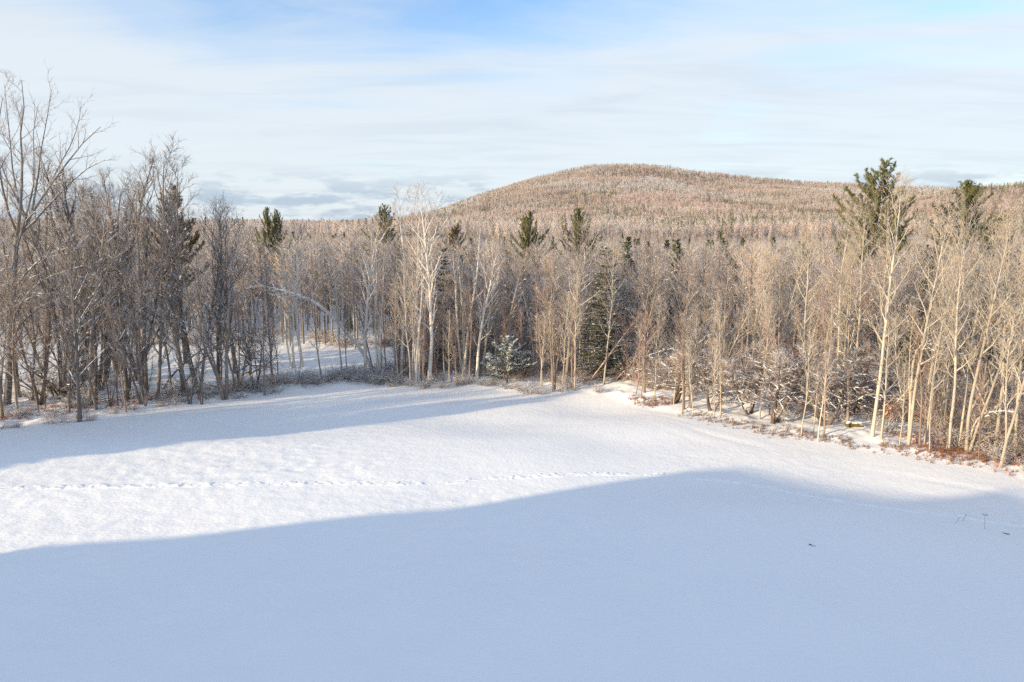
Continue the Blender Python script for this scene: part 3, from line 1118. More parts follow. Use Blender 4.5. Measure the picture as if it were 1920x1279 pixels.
plant('aspen', 1450, 738, 450, 'pale_tree', 'pale tree behind the middle of the crooked snowy trees', var=4)
plant('pole', 1525, 811, 690, 'pale_sapling', 'thin pale sapling between the two crooked snowy trees', var=2)
plant('grey', 1281, 768, 505, 'bare_tree', 'tan-trunked tree at the corner where the field edge turns right', var=2, rot=1.0)
plant('dark', 1294, 764, 560, 'bare_tree', 'dark-stemmed tree right beside the tan-trunked corner tree', var=1)
plant('grey', 1350, 756, 500, 'bare_tree', 'grey tree with a forked top behind the snowy brush at the right corner', var=4, lean=.04)
plant('grey', 1395, 752, 480, 'bare_tree', 'grey-brown tree left of the crooked snowy trees', var=5)

CG = 'crooked snow-laden low trees'
plant('crooked', 1452, 792, 628, 'crooked_tree', 'crooked low tree laden with snow, left one with a slanting trunk', var=0, wide=1.2, group=CG, lean=.18)
plant('crooked', 1546, 798, 640, 'crooked_tree', 'crooked low tree laden with snow beside the mossy log', var=1, wide=1.2, group=CG, lean=.18)
plant('crooked', 1405, 776, 640, 'crooked_tree', 'crooked low snow-laden tree between the corner tree and the slanting one', var=2, wide=1.15, group=CG)
plant('crooked', 1262, 756, 610, 'crooked_tree', 'crooked drooping snow-laden tree at the field corner', var=3, wide=1.1, group=CG)
plant('crooked', 1335, 770, 660, 'crooked_tree', 'low snow-laden tree right of the tan-trunked corner tree', var=0, wide=1.1, group=CG)
plant('crooked', 1600, 780, 640, 'crooked_tree', 'snow-laden low tree behind the mossy log', var=2, wide=1.1, group=CG)

# evergreens
plant_d('pine', 1652, 78, 299, 'pine_tree', 'tallest white pine with upswept plumes, on the right against the sky', var=0, rot=.4, wide=1.25)
plant_d('pine', 1822, 82, 340, 'pine_tree', 'second tall white pine near the right picture edge', var=1, rot=1.4, wide=1.4)
plant_d('pine', 716, 118, 383, 'pine_tree', 'dark green pine left of the tall birch cluster, top against the sky', var=2, rot=.4, wide=1.05)
plant_d('pine', 990, 104, 396, 'pine_tree', 'olive pine in front of the mountain foot, left of a fuzzier one', var=0, rot=2.0, wide=1.1)
plant_d('pine', 1090, 106, 390, 'pine_tree', 'fuzzy olive pine half veiled by bare twigs in the centre', var=1, rot=3.0)
plant_d('pine_gold', 322, 74, 350, 'pine_tree', 'golden-brown pine among the dark bare trees on the left', rot=0)
plant_d('pine', 498, 112, 388, 'pine_tree', 'left stem of the twin-topped pine beyond the clearing', var=1, wide=.7)
plant_d('pine', 516, 114, 393, 'pine_tree', 'right stem of the twin-topped pine beyond the clearing', var=2, wide=.7)
plant_d('pine_gold', 852, 125, 420, 'pine_tree', 'small yellowish pine between the birch cluster and the olive pine', rot=1.0, wide=.9)
plant_d('spruce', 1138, 65, 456, 'spruce_tree', 'broad dark green spruce in the centre wood', var=0, wide=1.2)
plant_d('spruce', 832, 72, 458, 'spruce_tree', 'narrow dark spruce just right of the tall birch cluster', var=1, wide=.8)
plant_d('spruce', 1362, 120, 448, 'spruce_tree', 'small dark spruce top in the middle of the right woods', var=0, wide=.8)
plant_d('spruce', 1330, 110, 470, 'spruce_tree', 'dark spruce left of the small dark spruce top', var=1, wide=.8)
plant_d('spruce', 1680, 70, 520, 'spruce_tree', 'dark spruce hidden behind the pale trees under the tallest pine', var=1, wide=1.3)
plant_d('spruce', 1850, 66, 500, 'spruce_tree', 'dark spruce hidden behind the pale trees under the second pine', var=0, wide=1.3)
plant_d('spruce', 1760, 64, 540, 'spruce_tree', 'dark spruce between the two right pines, low behind pale trees', var=1, wide=1.3)
plant_d('spruce', 655, 97, 585, 'spruce_tree', 'dark low spruce beyond the clearing, under the bowed birch', var=0, wide=1.4)
for px_, d_, tp_, lb_ in ((1610, 62, 560, 'dark spruce low behind the pale tree left of the tallest pine'), (1715, 60, 575, 'dark spruce deep behind the bent pale sapling'),
                          (1800, 58, 560, 'dark spruce behind the pale forked tree leaning right'), (1900, 60, 540, 'dark spruce behind the pale trees at the far right edge'),
                          (1560, 70, 560, 'dark spruce behind the right crooked snowy tree'), (1010, 76, 560, 'dark spruce behind and right of the bushy young pine'),
                          (880, 80, 540, 'dark spruce behind the white-stemmed birch'), (1210, 84, 540, 'dark spruce behind the broken grey tree')):
    plant_d('spruce', px_, d_, tp_, 'spruce_tree', lb_, wide=1.45)
plant('young_pine', 950, 718, 630, 'young_pine', 'bushy young blue-green pine dusted with snow at the field edge', rot=0)
plant('young_pine', 1160, 712, 640, 'young_pine', 'snow-dusted young evergreen half hidden right of the bushy young pine', rot=2.0, wide=.7)

# ------------------------------------------------------------------ the rest of the front woods
CLEAR_X1 = flat(705, 690)[0]


def in_clearing(x, y):
    return 63.0 < y < 84 and x < CLEAR_X1 + 1.5 + (y - 63) * -.05


def col_of(x, y, z=0):
    cp, sp = math.cos(PITCH), math.sin(PITCH)
    return 959.5 + FPX * x / (y * cp - (z - CAM_H) * sp)


def free(x, y, r):
    for a_, b_, c_ in TAKEN:
        if (a_ - x) ** 2 + (b_ - y) ** 2 < (r) ** 2:
            return False
    return True


def top_row(px):
    """skyline of the bare crowns in the front woods, photo rows"""
    return float(np.interp(px, [-300, 0, 120, 300, 420, 480, 560, 760, 900, 1250, 1400, 1560, 1750, 1920, 2200],
                           [330, 340, 330, 330, 400, 440, 455, 455, 478, 490, 480, 445, 430, 440, 440]))


def fill(n_, x0, x1, d0, d1, kinds, gap, name, label, group, cat='tree', hs=(.75, 1.0), test=None):
    k = tries = 0
    while k < n_ and tries < n_ * 60:
        tries += 1
        x = rnd.uniform(x0, x1)
        w = rnd.uniform(d0, d1)
        # w counts metres into the woods: find y by stepping
        y = None
        ylo = 30.0
        for yy in np.arange(34, 100, .5):
            if float(woods_in(np.array([x]), np.array([yy]))[0]) >= w:
                y = yy + rnd.uniform(-.25, .25)
                break
        if y is None or in_clearing(x, y) or not free(x, y, gap):
            continue
        px = col_of(x, y)
        if test and not test(px, y):
            continue
        if 1092 < px < 1182 and 57 < y < 66 and kinds != ['sapling', 'sapling', 'pole'] or (1100 < px < 1172 and y < 65 and rnd.random() < .6):
            continue
        if 895 < px < 1000 and y < 64.5:
            continue
        if 1130 < px < 1245 and w < 7 and rnd.random() < .8:
            continue                                   # opening of the trail
        ks = kinds(px) if callable(kinds) else kinds
        kd = ks[rnd.randrange(len(ks))]
        H0 = z_for(y, top_row(px)) - hz(x, y)
        H = H0 * rnd.uniform(*hs)
        TAKEN.append((x, y, gap))
        lb = label(px, y) if callable(label) else label
        place(kd, x, y, H, name, lb[0] if isinstance(lb, tuple) else lb, cat, group, lean=abs(rnd.gauss(0, .065)), lean_az=rnd.uniform(0, 6.28))
        k += 1


def zone(what):
    def f(px, y):
        z_ = ('at the left picture edge' if px < 90 else 'left of the golden pine' if px < 330 else
              'right of the golden pine' if px < 520 else 'around the bowed birch' if px < 740 else
              'around the tall birch cluster' if px < 900 else 'around the snowy young pine' if px < 1060 else
              'around the dark spruce' if px < 1240 else 'behind the field corner' if px < 1400 else
              'behind the crooked snowy trees' if px < 1590 else 'below the tallest pine' if px < 1730 else 'below the second pine')
        return what + ' ' + z_
    return f


fill(27, -48, -15, .3, 14, ['dark', 'dark', 'grey'], 1.5, 'bare_tree', zone('dark bare tree'), 'dark bare trees of the left woods', hs=(.55, .98))
fill(15, -46, -15, 0, 10, ['sapling', 'dark', 'sapling'], .9, 'bare_sapling', zone('thin shaded sapling'), 'saplings of the left woods', hs=(.25, .5))
fill(46, -15, 10, 1.0, 24, ['grey', 'grey', 'birch', 'aspen'], 1.3, 'bare_tree', zone('slim bare tree'), 'bare trees of the centre wood', hs=(.7, 1.0))
fill(78, -14, 11, -.1, 12, ['sapling', 'sapling', 'pole'], .55, 'bare_sapling', zone('thin reddish sapling'), 'saplings of the centre wood', hs=(.42, .85))
fill(64, 9, 46, 2.0, 30, ['aspen', 'aspen', 'grey', 'grey', 'aspen_twin'], 1.4, 'bare_tree', zone('sunlit bare tree'), 'bare trees of the right woods', hs=(.68, 1.0))
fill(60, 10, 42, .4, 12, ['pole', 'sapling', 'pole'], .7, 'pale_sapling', zone('thin pale sapling'), 'saplings of the right woods', hs=(.35, .75))

# brush and thin stems that close the gap between the field and the clearing
rg_ = random.Random(19)
for k in range(26):
    px_ = 430 + k * 11.5 + rg_.uniform(-8, 8)
    py_ = float(np.interp(px_, [430, 620, 740], [738, 716, 716])) - rg_.uniform(0, 12)
    x_, y_, z_ = G(px_, py_)
    place('shrub' if k % 4 else 'thicket', x_, y_, rg_.uniform(.9, 1.7), 'snowy_shrub', zone('low frosted shrub')(px_, y_), 'shrub',
          'shrubs between the field and the clearing', wide=1.25)
for k in (0, 1, 2, 3, 4, 8, 11, 13, 14):
    px_ = 455 + k * 18 + rg_.uniform(-7, 7)
    x_, y_, z_ = G(px_, float(np.interp(px_, [430, 620, 740], [732, 712, 712])) - rg_.uniform(0, 14))
    place('sapling' if k % 3 else 'dark', x_, y_, (z_for(y_, rg_.uniform(480, 610)) - z_), 'bare_sapling', zone('thin dark stem')(px_, y_), 'tree',
          'thin stems between the field and the clearing', lean=abs(rg_.gauss(0, .06)), lean_az=rg_.uniform(0, 6.28))

# stems that lean or have half fallen
for px_, py_, tp_, az_, ln_, lb_ in ((1100, 722, 600, 0, .55, 'thin stem leaning far right in front of the dark spruce'), (1150, 716, 610, 0, .7, 'slanting stem right of the dark spruce foot'),
                                     (735, 716, 640, 0, .75, 'half-fallen stem slanting right beside the bowed birch'), (830, 716, 600, math.pi, .5, 'thin stem leaning left beside the tall birch cluster'),
                                     (1330, 758, 610, 0, .5, 'leaning stem behind the low snow-laden tree'), (1480, 770, 590, math.pi, .45, 'leaning stem between the crooked snowy trees'),
                                     (1640, 800, 620, 0, .6, 'slanting stem right of the mossy log'), (1790, 820, 600, 0, .45, 'slanting stem below the second pine'),
                                     (1870, 826, 610, math.pi, .5, 'slanting stem leaning left near the right picture edge'), (235, 732, 560, 0, .5, 'dark stem leaning right in the shaded left woods'),
                                     (140, 748, 600, math.pi, .4, 'dark stem leaning left beside the big broad tree'), (330, 745, 590, 0, .6, 'dark stem leaning far right below the golden pine')):
    plant('pole' if px_ > 1200 else 'sapling', px_, py_, tp_ - 40, 'leaning_stem', lb_, 'tree', lean=ln_, lean_az=az_, wide=1.2)

# snowy brush along the field edges
def edge_pt(poly, t):
    f = t * (len(poly) - 1)
    i = min(int(f), len(poly) - 2)
    w = f - i
    return poly[i][0] * (1 - w) + poly[i + 1][0] * w, poly[i][1] * (1 - w) + poly[i + 1][1] * w


def brush(n_, poly, d0, d1, kinds, H, name, label, group):
    for i in range(n_):
        x, y = edge_pt(poly, (i + rnd.random()) / n_)
        w = rnd.uniform(d0, d1)
        if poly is EDGE_R:
            x += w * .7
            y += w * .75
        else:
            y += w
        px = col_of(x, y)
        if 1135 < px < 1225 and w < 4 and poly is not EDGE_L:
            continue
        if 615 < px < 705 and w < .8:
            continue
        place(kinds[rnd.randrange(len(kinds))], x, y, H * rnd.uniform(.55, 1.3), name, label(px, y), 'shrub', group, wide=rnd.uniform(.9, 1.3))


brush(30, EDGE_L, .8, 7, ['shrub'], .95, 'snowy_shrub', zone('dark snowy shrub'), 'shrubs along the left field edge')
brush(40, EDGE_C, .3, 4.5, ['shrub'], 1.15, 'snowy_shrub', zone('snow-dusted shrub'), 'shrubs along the far field edge')
brush(26, EDGE_R, 4.5, 10, ['shrub', 'shrub', 'thicket'], 1.1, 'snowy_shrub', zone('sunlit snowy shrub'), 'shrubs along the right field edge')

# ------------------------------------------------------------------ the woods behind: far too many to count
lib = bpy.data.collections.new('far_tree_shapes')


def small_tree(seed, H, W, n_limb, n_tw, r, tr):
    rg = random.Random(seed)
    C = Geo()
    C.tube([(0, 0, -.5), (0, 0, H * .5), (rg.uniform(-.3, .3), rg.uniform(-.3, .3), H * .95)], (r, r * .6, r * .15), 4, 0)
    for i in range(n_limb):
        t = rg.uniform(.28, .95)
        az = rg.random() * 6.28
        el = rg.uniform(.5, 1.15)
        tc_ = (t - .28) / .72
        Lb = W * (.5 + .9 * tc_) * (1.08 - tc_) ** .6 * rg.uniform(.6, 1.1)
        q = np.array((0, 0, H * t * .9))
        d = np.array((math.cos(az) * math.cos(el), math.sin(az) * math.cos(el), math.sin(el)))
        e = q + d * Lb
        C.spike(q, e, tr * 1.7, 1)
        for k in range(n_tw):
            m_ = q + d * Lb * rg.uniform(.25, 1)
            td = nrm(d + np.array((rg.uniform(-.9, .9), rg.uniform(-.9, .9), rg.uniform(-.1, .9))))
            C.spike(m_, m_ + td * Lb * rg.uniform(.25, .5), tr, 1)
    return C


def small_conifer(seed, H, W, n_):
    rg = random.Random(seed)
    C = Geo()
    C.tube([(0, 0, -.5), (0, 0, H * .5), (0, 0, H)], (H * .012, H * .008, .02), 4, 0)
    for i in range(n_):
        t = rg.random() ** .8
        az = rg.random() * 6.28
        q = np.array((0, 0, H * (.12 + .86 * t)))
        Lb = W * (1.05 - t) ** .8 * rg.uniform(.5, 1.15) + .2
        el = -.25 + .8 * t
        d = np.array((math.cos(az) * math.cos(el), math.sin(az) * math.cos(el), math.sin(el)))
        C.spike(q, q + d * Lb, .11 * H / 8 + .05, 1)
        for s_ in (-1, 1):
            m_ = q + d * Lb * rg.uniform(.3, .6)
            td = nrm(d + s_ * np.array((-math.sin(az), math.cos(az), 0)) * .8)
            C.spike(m_, m_ + td * Lb * .45, .08 * H / 8 + .04, 1)
    return C


def merge(geos_offsets):
    C = Geo()
    for g_, (ox, oy), s_ in geos_offsets:
        for k, lst in g_.t.items():
            for p, r_ in lst:
                C.tube(p * s_ + np.array((ox, oy, 0)), r_ * s_, k[1], k[2])
        for k, lst in g_.s.items():
            A_ = np.array(lst) * s_
            A_[:, 0] += ox
            A_[:, 3] += ox
            A_[:, 1] += oy
            A_[:, 4] += oy
            C.spikes(A_, k)
    return C


def lib_add(name, me):
    o = bpy.data.objects.new(name, me)
    lib.objects.link(o)


# names sort alphabetically: that order is the instance index
protos = []
for i in range(4):
    protos.append(('a%02d' % i, small_tree(900 + i, 13, 4.2, 40, 7, .13, .021).mesh('mid_tree', [M['bark_grey'], M['twig_mid' if i < 2 else 'twig_brown']])))
for i in range(2):
    protos.append(('a%02d' % (4 + i), small_tree(910 + i, 13, 3.6, 36, 7, .13, .021).mesh('mid_pale', [M['bark_pale'], M['twig_pale']])))
protos.append(('a06', small_conifer(920, 13, 2.8, 260).mesh('mid_fir', [M['bark_pine'], M['needle_spruce']])))
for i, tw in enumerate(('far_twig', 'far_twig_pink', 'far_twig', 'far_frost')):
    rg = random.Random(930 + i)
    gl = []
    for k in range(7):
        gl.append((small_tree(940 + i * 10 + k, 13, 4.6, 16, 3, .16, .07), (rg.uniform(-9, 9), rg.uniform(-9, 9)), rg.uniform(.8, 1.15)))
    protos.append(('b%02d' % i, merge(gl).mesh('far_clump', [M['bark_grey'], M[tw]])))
protos.append(('b04', small_conifer(990, 13, 3.2, 60).mesh('far_fir', [M['bark_pine'], M['far_needle']])))
protos.append(('b05', small_conifer(991, 11, 3.6, 50).mesh('far_fir', [M['bark_pine'], M['far_needle']])))
for nm, me in protos:
    lib_add(nm, me)


def scatter(name, P, idx, scl, label, cat):
    """points -> one object whose trees are placed by geometry nodes"""
    me = bpy.data.meshes.new(name)
    me.vertices.add(len(P))
    me.vertices.foreach_set('co', np.asarray(P, np.float32).ravel())
    for nm, tp, arr in (('pick', 'INT', np.asarray(idx, np.int32)), ('spin', 'FLOAT', NP.random(len(P)).astype(np.float32) * 6.28),
                        ('size', 'FLOAT', np.asarray(scl, np.float32))):
        at_ = me.attributes.new(nm, tp, 'POINT')
        at_.data.foreach_set('value', arr)
    o = link_obj(name, me, kind='stuff', label=label, cat=cat)
    ng = bpy.data.node_groups.new(name, 'GeometryNodeTree')
    ng.interface.new_socket('Geometry', in_out='INPUT', socket_type='NodeSocketGeometry')
    ng.interface.new_socket('Geometry', in_out='OUTPUT', socket_type='NodeSocketGeometry')
    N, Lk = ng.nodes, ng.links
    gi, go = N.new('NodeGroupInput'), N.new('NodeGroupOutput')
    ci = N.new('GeometryNodeCollectionInfo')
    ci.inputs['Collection'].default_value = lib
    ci.inputs['Separate Children'].default_value = True
    ci.inputs['Reset Children'].default_value = True
    ip = N.new('GeometryNodeInstanceOnPoints')
    ip.inputs['Pick Instance'].default_value = True

    def attr(nm, tp):
        a_ = N.new('GeometryNodeInputNamedAttribute')
        a_.data_type = tp
        a_.inputs['Name'].default_value = nm
        return a_.outputs['Attribute']
    cx = N.new('ShaderNodeCombineXYZ')
    Lk.new(attr('spin', 'FLOAT'), cx.inputs[2])
    e2r = N.new('FunctionNodeEulerToRotation')
    Lk.new(cx.outputs[0], e2r.inputs[0])
    Lk.new(gi.outputs[0], ip.inputs['Points'])
    Lk.new(ci.outputs[0], ip.inputs['Instance'])
    Lk.new(attr('pick', 'INT'), ip.inputs['Instance Index'])
    Lk.new(e2r.outputs[0], ip.inputs['Rotation'])
    Lk.new(attr('size', 'FLOAT'), ip.inputs['Scale'])
    Lk.new(ip.outputs[0], go.inputs[0])
    md = o.modifiers.new('trees', 'NODES')
    md.node_group = ng
    return o


def wedge(y0, y1, spacing, jit=.45, slack=1.18):
    """jittered grid over the part of the land that lies ahead between two distances"""
    gy = np.arange(y0, y1, spacing)
    pts = []
    for y in gy:
        hw = .76 * y * slack + 12
        x = np.arange(-hw, hw, spacing)
        pts.append(np.stack([x, np.full(len(x), y)], 1))
    P = np.concatenate(pts)
    return P + NP.uniform(-jit, jit, P.shape) * spacing


def spread(y0, y1, area):
    n_ = int(.76 * 1.18 * (y1 * y1 - y0 * y0) / area)
    y_ = np.sqrt(NP.uniform(y0 * y0, y1 * y1, n_))
    return np.stack([NP.uniform(-1, 1, n_) * (.76 * y_ * 1.18 + 12), y_], 1)


# near part: behind the front rows, out to 420 m
P = np.concatenate([wedge(60, 160, 2.7), wedge(160, 420, 5.0)])
x, y = P[:, 0], P[:, 1]
w = woods_in(x, y)
keep = (w > 19 + 4 * vnoise(x / 4, y / 4, 40))
keep &= ~((y > 61) & (y < 84 + 2 * vnoise(x / 6, y * 0, 41)) & (x < CLEAR_X1 + 1.5))
P, x, y = P[keep], x[keep], y[keep]
z = height(x, y)
px = 959.5 + FPX * x / y
lim = z_for(y, np.interp(px, [-300, 300, 480, 760, 900, 1250, 1560, 1920], [415, 420, 436, 440, 448, 452, 446, 444])) - z
H = np.clip(lim, 8, 13.5) * NP.uniform(.72, 1.06, len(P))
idx = NP.choice(7, len(P), p=[.2, .2, .18, .18, .10, .10, .04])
idx = np.where((idx == 6) & (y < 100) & (px < 800), 1, idx)
near_wood = scatter('bare_woods', np.stack([x, y, z], 1), idx, H / 13, 'dense bare brown woods stretching behind the first rows of trees', 'woods')

# woods that go on to the left of the picture and shade the left side
pts = []
while len(pts) < 115:
    u_, v_ = rnd.uniform(-80, -30), rnd.uniform(49.5, 59.5)
    x_, y_ = u_ * ux - v_ * uy, u_ * uy + v_ * ux
    if y_ > 4 and math.atan2(-x_, y_) > R(41):
        pts.append((x_, y_))
pts = np.array(pts)
zz = height(pts[:, 0], pts[:, 1])
scatter('bare_woods', np.stack([pts[:, 0], pts[:, 1], zz], 1), NP.choice([0, 1, 2, 3, 6], len(pts), p=[.20, .20, .20, .20, .20]), NP.uniform(.95, 1.3, len(pts)),
        'bare woods going on beyond the left picture edge', 'woods')

# far part: to the mountain top
P = np.concatenate([spread(400, 900, 75), spread(900, 2690, 125)])
x, y = P[:, 0], P[:, 1]
z = ground_any(x, y)
px = 959.5 + FPX * x / y
ang = (z + 8 - CAM_H) / y
con = .13 + .45 * sm((vnoise(x / 170, y / 260, 50) - .12) / .5)
con += .55 * np.exp(-((px - 1430) / 170) ** 2) * np.exp(-((y - 780) / 170) ** 2)
con += .35 * np.exp(-((px - 1850) / 150) ** 2) * (y < 1500) + .22 * np.exp(-((px - 1600) / 260) ** 2) * np.exp(-((y - 1150) / 260) ** 2)
con += .30 * sm((2680 - y) / -120 + 1.0)
con += .25 * np.exp(-((px - 900) / 90) ** 2) * (y > 1500)
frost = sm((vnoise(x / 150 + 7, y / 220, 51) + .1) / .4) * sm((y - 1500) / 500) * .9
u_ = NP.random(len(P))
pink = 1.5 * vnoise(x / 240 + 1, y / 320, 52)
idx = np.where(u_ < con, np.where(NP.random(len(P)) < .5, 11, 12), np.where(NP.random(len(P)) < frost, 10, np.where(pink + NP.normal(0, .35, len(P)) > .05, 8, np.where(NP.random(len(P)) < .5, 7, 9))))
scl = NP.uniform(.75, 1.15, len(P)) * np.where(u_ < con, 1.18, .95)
# a small open field on the mountain's left foot
op = ((px > 790) & (px < 862) & (y > 1120) & (y < 1330))
P, x, y, z, idx, scl = P[~op], x[~op], y[~op], z[~op], idx[~op], scl[~op]
scatter('mountain_woods', np.stack([x, y, z], 1), idx, scl, 'pinkish bare woods and scattered conifers covering the mountain', 'woods')

# ------------------------------------------------------------------ undergrowth inside the woods
for i in range(3):
    C, S = shrub(1100 + i, 2.6, 2.6, 26, 7, .012, 0, -.02)
    lib_add('c%02d' % i, C.mesh('undergrowth', [M['bark_sapling'], M['twig_brown' if i else 'twig_red']]))
for i in range(2):
    C, S = shrub(1110 + i, 2.4, 1.5, 26, 7, .014, 0, -.06)
    lib_add('c%02d' % (3 + i), C.mesh('undergrowth', [M['bark_snowy'], M['twig_snowy']]))
def px_of(x_, y_):
    return col_of(x_, y_)


pts = []
while len(pts) < 1300:
    y_ = rnd.uniform(36, 105)
    x_ = rnd.uniform(-.85, .85) * (y_ + 8)
    w_ = float(woods_in(np.array([x_]), np.array([y_]))[0])
    if w_ < 5 + rnd.uniform(0, 5) * (px_of(x_, y_) > 1240) or in_clearing(x_, y_) or w_ > 46:
        continue
    px_ = col_of(x_, y_)
    if (1130 < px_ < 1245 and w_ < 7) or (880 < px_ < 1010 and y_ < 65) or rnd.random() > (1.0 if px_ > 700 else .22):
        continue
    pts.append((x_, y_))
pts = np.array(pts)
ug = NP.choice([13, 14, 15, 16, 17], len(pts), p=[.12, .24, .24, .2, .2])
ug = np.where(pts[:, 0] < -15, 16 + (ug % 2), ug)
scatter('undergrowth', np.stack([pts[:, 0], pts[:, 1], height(pts[:, 0], pts[:, 1])], 1), ug,
        NP.uniform(.5, 1.25, len(pts)), 'tangled undergrowth filling the floor of the woods', 'undergrowth')

# ------------------------------------------------------------------ dry weeds and tufts along the field edge
def weeds(name, spots, mat, label, n_per, hgt, seed):
    rg = random.Random(seed)
    C = Geo()
    for (px0, py0, rad) in spots:
        x0, y0, _ = G(px0, py0)
        for k in range(n_per):
            a_, q_ = rg.random() * 6.28, rg.random() ** .6 * rad
            x_, y_ = x0 + math.cos(a_) * q_ * 2.4, y0 + math.sin(a_) * q_ * 2.0
            z_ = hz(x_, y_) - .02
            for j in range(6):
                h = hgt * rg.uniform(.4, 1.2)
                e = (x_ + rg.gauss(0, .35) * h, y_ + rg.gauss(0, .35) * h, z_ + h * rg.uniform(.6, 1))
                C.spike((x_ + rg.gauss(0, .06), y_ + rg.gauss(0, .06), z_), e, rg.uniform(.008, .02), 0)
    return link_obj(name, C.mesh(name, [M[mat]]), kind='stuff', label=label, cat='weeds')


rg = random.Random(3)
sp = [(1230 + rg.uniform(-30, 25), 752 + rg.uniform(-4, 6), .5) for _ in range(10)]
sp += [(1480 + i * 9 + rg.uniform(-6, 6), 806 + i * 2.0 + rg.uniform(-3, 5), .35) for i in range(16)]
sp += [(rg.uniform(1640, 1810), 0, .5) for _ in range(20)]
sp += [(1290 + k * 7, 778 + k * 1.45 + rg.uniform(-8, 4), .5) for k in range(30)]
sp = [(a_, b_ if b_ else 836 + (a_ - 1640) * .13 + rg.uniform(-8, 10), c_) for a_, b_, c_ in sp]
weeds('dry_weeds', sp, 'weed_tan', 'tan dead weeds poking through snow along the right field edge', 7, .32, 1)
sp = [(rg.uniform(1690, 1960), 0, .7) for _ in range(70)]
sp = [(a_, 848 + (a_ - 1800) * .20 + rg.uniform(-24, 15), c_) for a_, b_, c_ in sp]
weeds('dry_weeds', sp, 'weed_rust', 'rust-red dead weeds at the right picture edge below the pale trees', 8, .42, 2)
sp = [(rg.uniform(1190, 1262), rg.uniform(742, 764), .4) for _ in range(12)]
weeds('dry_weeds', sp, 'weed_rust', 'rust-red dead weeds at the field corner by the drooping tree', 8, .3, 4)
sp = [(i * 13 + rg.uniform(-10, 10) - 40, 796 - i * 1.45 + rg.uniform(-18, -1), .5) for i in range(38)]
weeds('dry_weeds', sp, 'weed_rust', 'reddish dead weeds at the foot of the shaded left woods', 12, .42, 5)

# ------------------------------------------------------------------ trail of footprints across the field
trail = [(-60, 916), (0, 915), (200, 912), (480, 908), (600, 905), (780, 908), (900, 900), (1000, 893), (1100, 888), (1250, 890), (1400, 905), (1550, 935),
         (1700, 957), (1850, 975), (1960, 990)]
tp = np.array([G(*p)[:2] for p in trail])
seg = np.r_[0, np.cumsum(np.hypot(*np.diff(tp, axis=0).T))]
ss = np.arange(0, seg[-1], .07)
cx = np.interp(ss, seg, tp[:, 0])
cy = np.interp(ss, seg, tp[:, 1])
ker = np.hanning(41)
ker /= ker.sum()
cx = np.convolve(np.pad(cx, 20, 'edge'), ker, 'valid')
cy = np.convolve(np.pad(cy, 20, 'edge'), ker, 'valid')
tx, ty = np.gradient(cx), np.gradient(cy)
tl = np.hypot(tx, ty)
tx, ty = tx / tl, ty / tl
aa = np.linspace(-.34, .34, 15)
X = cx[:, None] - ty[:, None] * aa
Y = cy[:, None] + tx[:, None] * aa
SS = ss[:, None] + 0 * aa
win = sm((.34 - np.abs(aa)) / .12)[None]
Z = height(X, Y) + micro(X, Y) - .05 + win * (.068 + .03 * sm((X - 8) / 6) + .025 * vnoise(X / .16, Y / .16, 61) + .03 * vnoise(X / .5, Y / .5, 62))
for k, s0 in enumerate(np.cumsum([rnd.uniform(.45, 1.05) for _ in range(int(seg[-1] / .75))])):
    sd = .13 if k % 2 else -.13
    s1 = s0 + rnd.uniform(-.08, .08)
    g_ = np.exp(-((SS - s1) / .17) ** 4) * np.exp(-((aa[None] - sd) / .11) ** 4)
    Z -= g_ * .068 * rnd.uniform(.3, 1.1) * (1 + .5 * sm((X - 8) / 6))
me = bpy.data.meshes.new('footprint_trail')
nx_, ny_ = X.shape[1], X.shape[0]
idn = np.arange(nx_ * ny_).reshape(ny_, nx_)
qd = np.stack([idn[:-1, :-1], idn[1:, :-1], idn[1:, 1:], idn[:-1, 1:]], -1).reshape(-1, 4)[:, ::-1]
me.from_pydata(np.stack([X, Y, Z], -1).reshape(-1, 3).tolist(), [], qd.tolist())
me.polygons.foreach_set('use_smooth', np.ones(len(qd), bool))
me.materials.append(M['ground_snow'])
link_obj('footprint_trail', me, kind='structure', label='line of footprints crossing the snowy field')

# ------------------------------------------------------------------ small single things
def bent(pts_px, depth_y, r, name, label, seed, rise=0.0, barkm='bark_snowy', twigm='twig_snowy', limbs=10):
    """arching stem through photo points, standing depth_y metres ahead"""
    out = []
    cp, sp_ = math.cos(PITCH), math.sin(PITCH)
    for px_, py_ in pts_px:
        k, m_ = (639.5 - py_) / FPX, (px_ - 959.5) / FPX
        t = depth_y / (cp + k * sp_)
        out.append((m_ * t, depth_y, CAM_H + t * (-sp_ + k * cp)))
    out = np.array(out)
    b0 = out[0].copy()
    gz = hz(b0[0], b0[1])
    out -= b0
    out[:, 1] += np.linspace(0, -.8, len(out))
    k = np.linspace(0, 1, 10)
    src = np.linspace(0, 1, len(out))
    cu = np.stack([np.interp(k, src, out[:, j]) for j in range(3)], 1)
    sp2 = cu.copy()
    sp2[1:-1] = (cu[:-2] + 2 * cu[1:-1] + cu[2:]) / 4
    sp2[0, 2] -= .15
    T, C, S = decid(seed=seed, H=float(np.linalg.norm(np.diff(sp2, axis=0), axis=1).sum()), r=r, crown0=.3, limbs=limbs, limb_len=.22, ang=(35, 70), trop=.02,
                 subs=5, twigs=4, twl=.35, twr=.009, curve=sp2, sides=6, sn=.6)
    settle(random.Random(seed), S, sp2, r * .6, 24, .9)
    e = bpy.data.objects.new(name, None)
    COL.objects.link(e)
    e.location = (b0[0], b0[1], gz)
    tag(e, None, label, 'tree')
    link_obj('trunk', T.mesh(name + '_trunk', [M[barkm]]), e)
    cr = link_obj('crown', C.mesh(name + '_crown', [M[barkm], M[twigm]]), e)
    if S.q:
        link_obj('snow', S.mesh(name + '_snow', [M['snow']]), cr, kind='stuff')


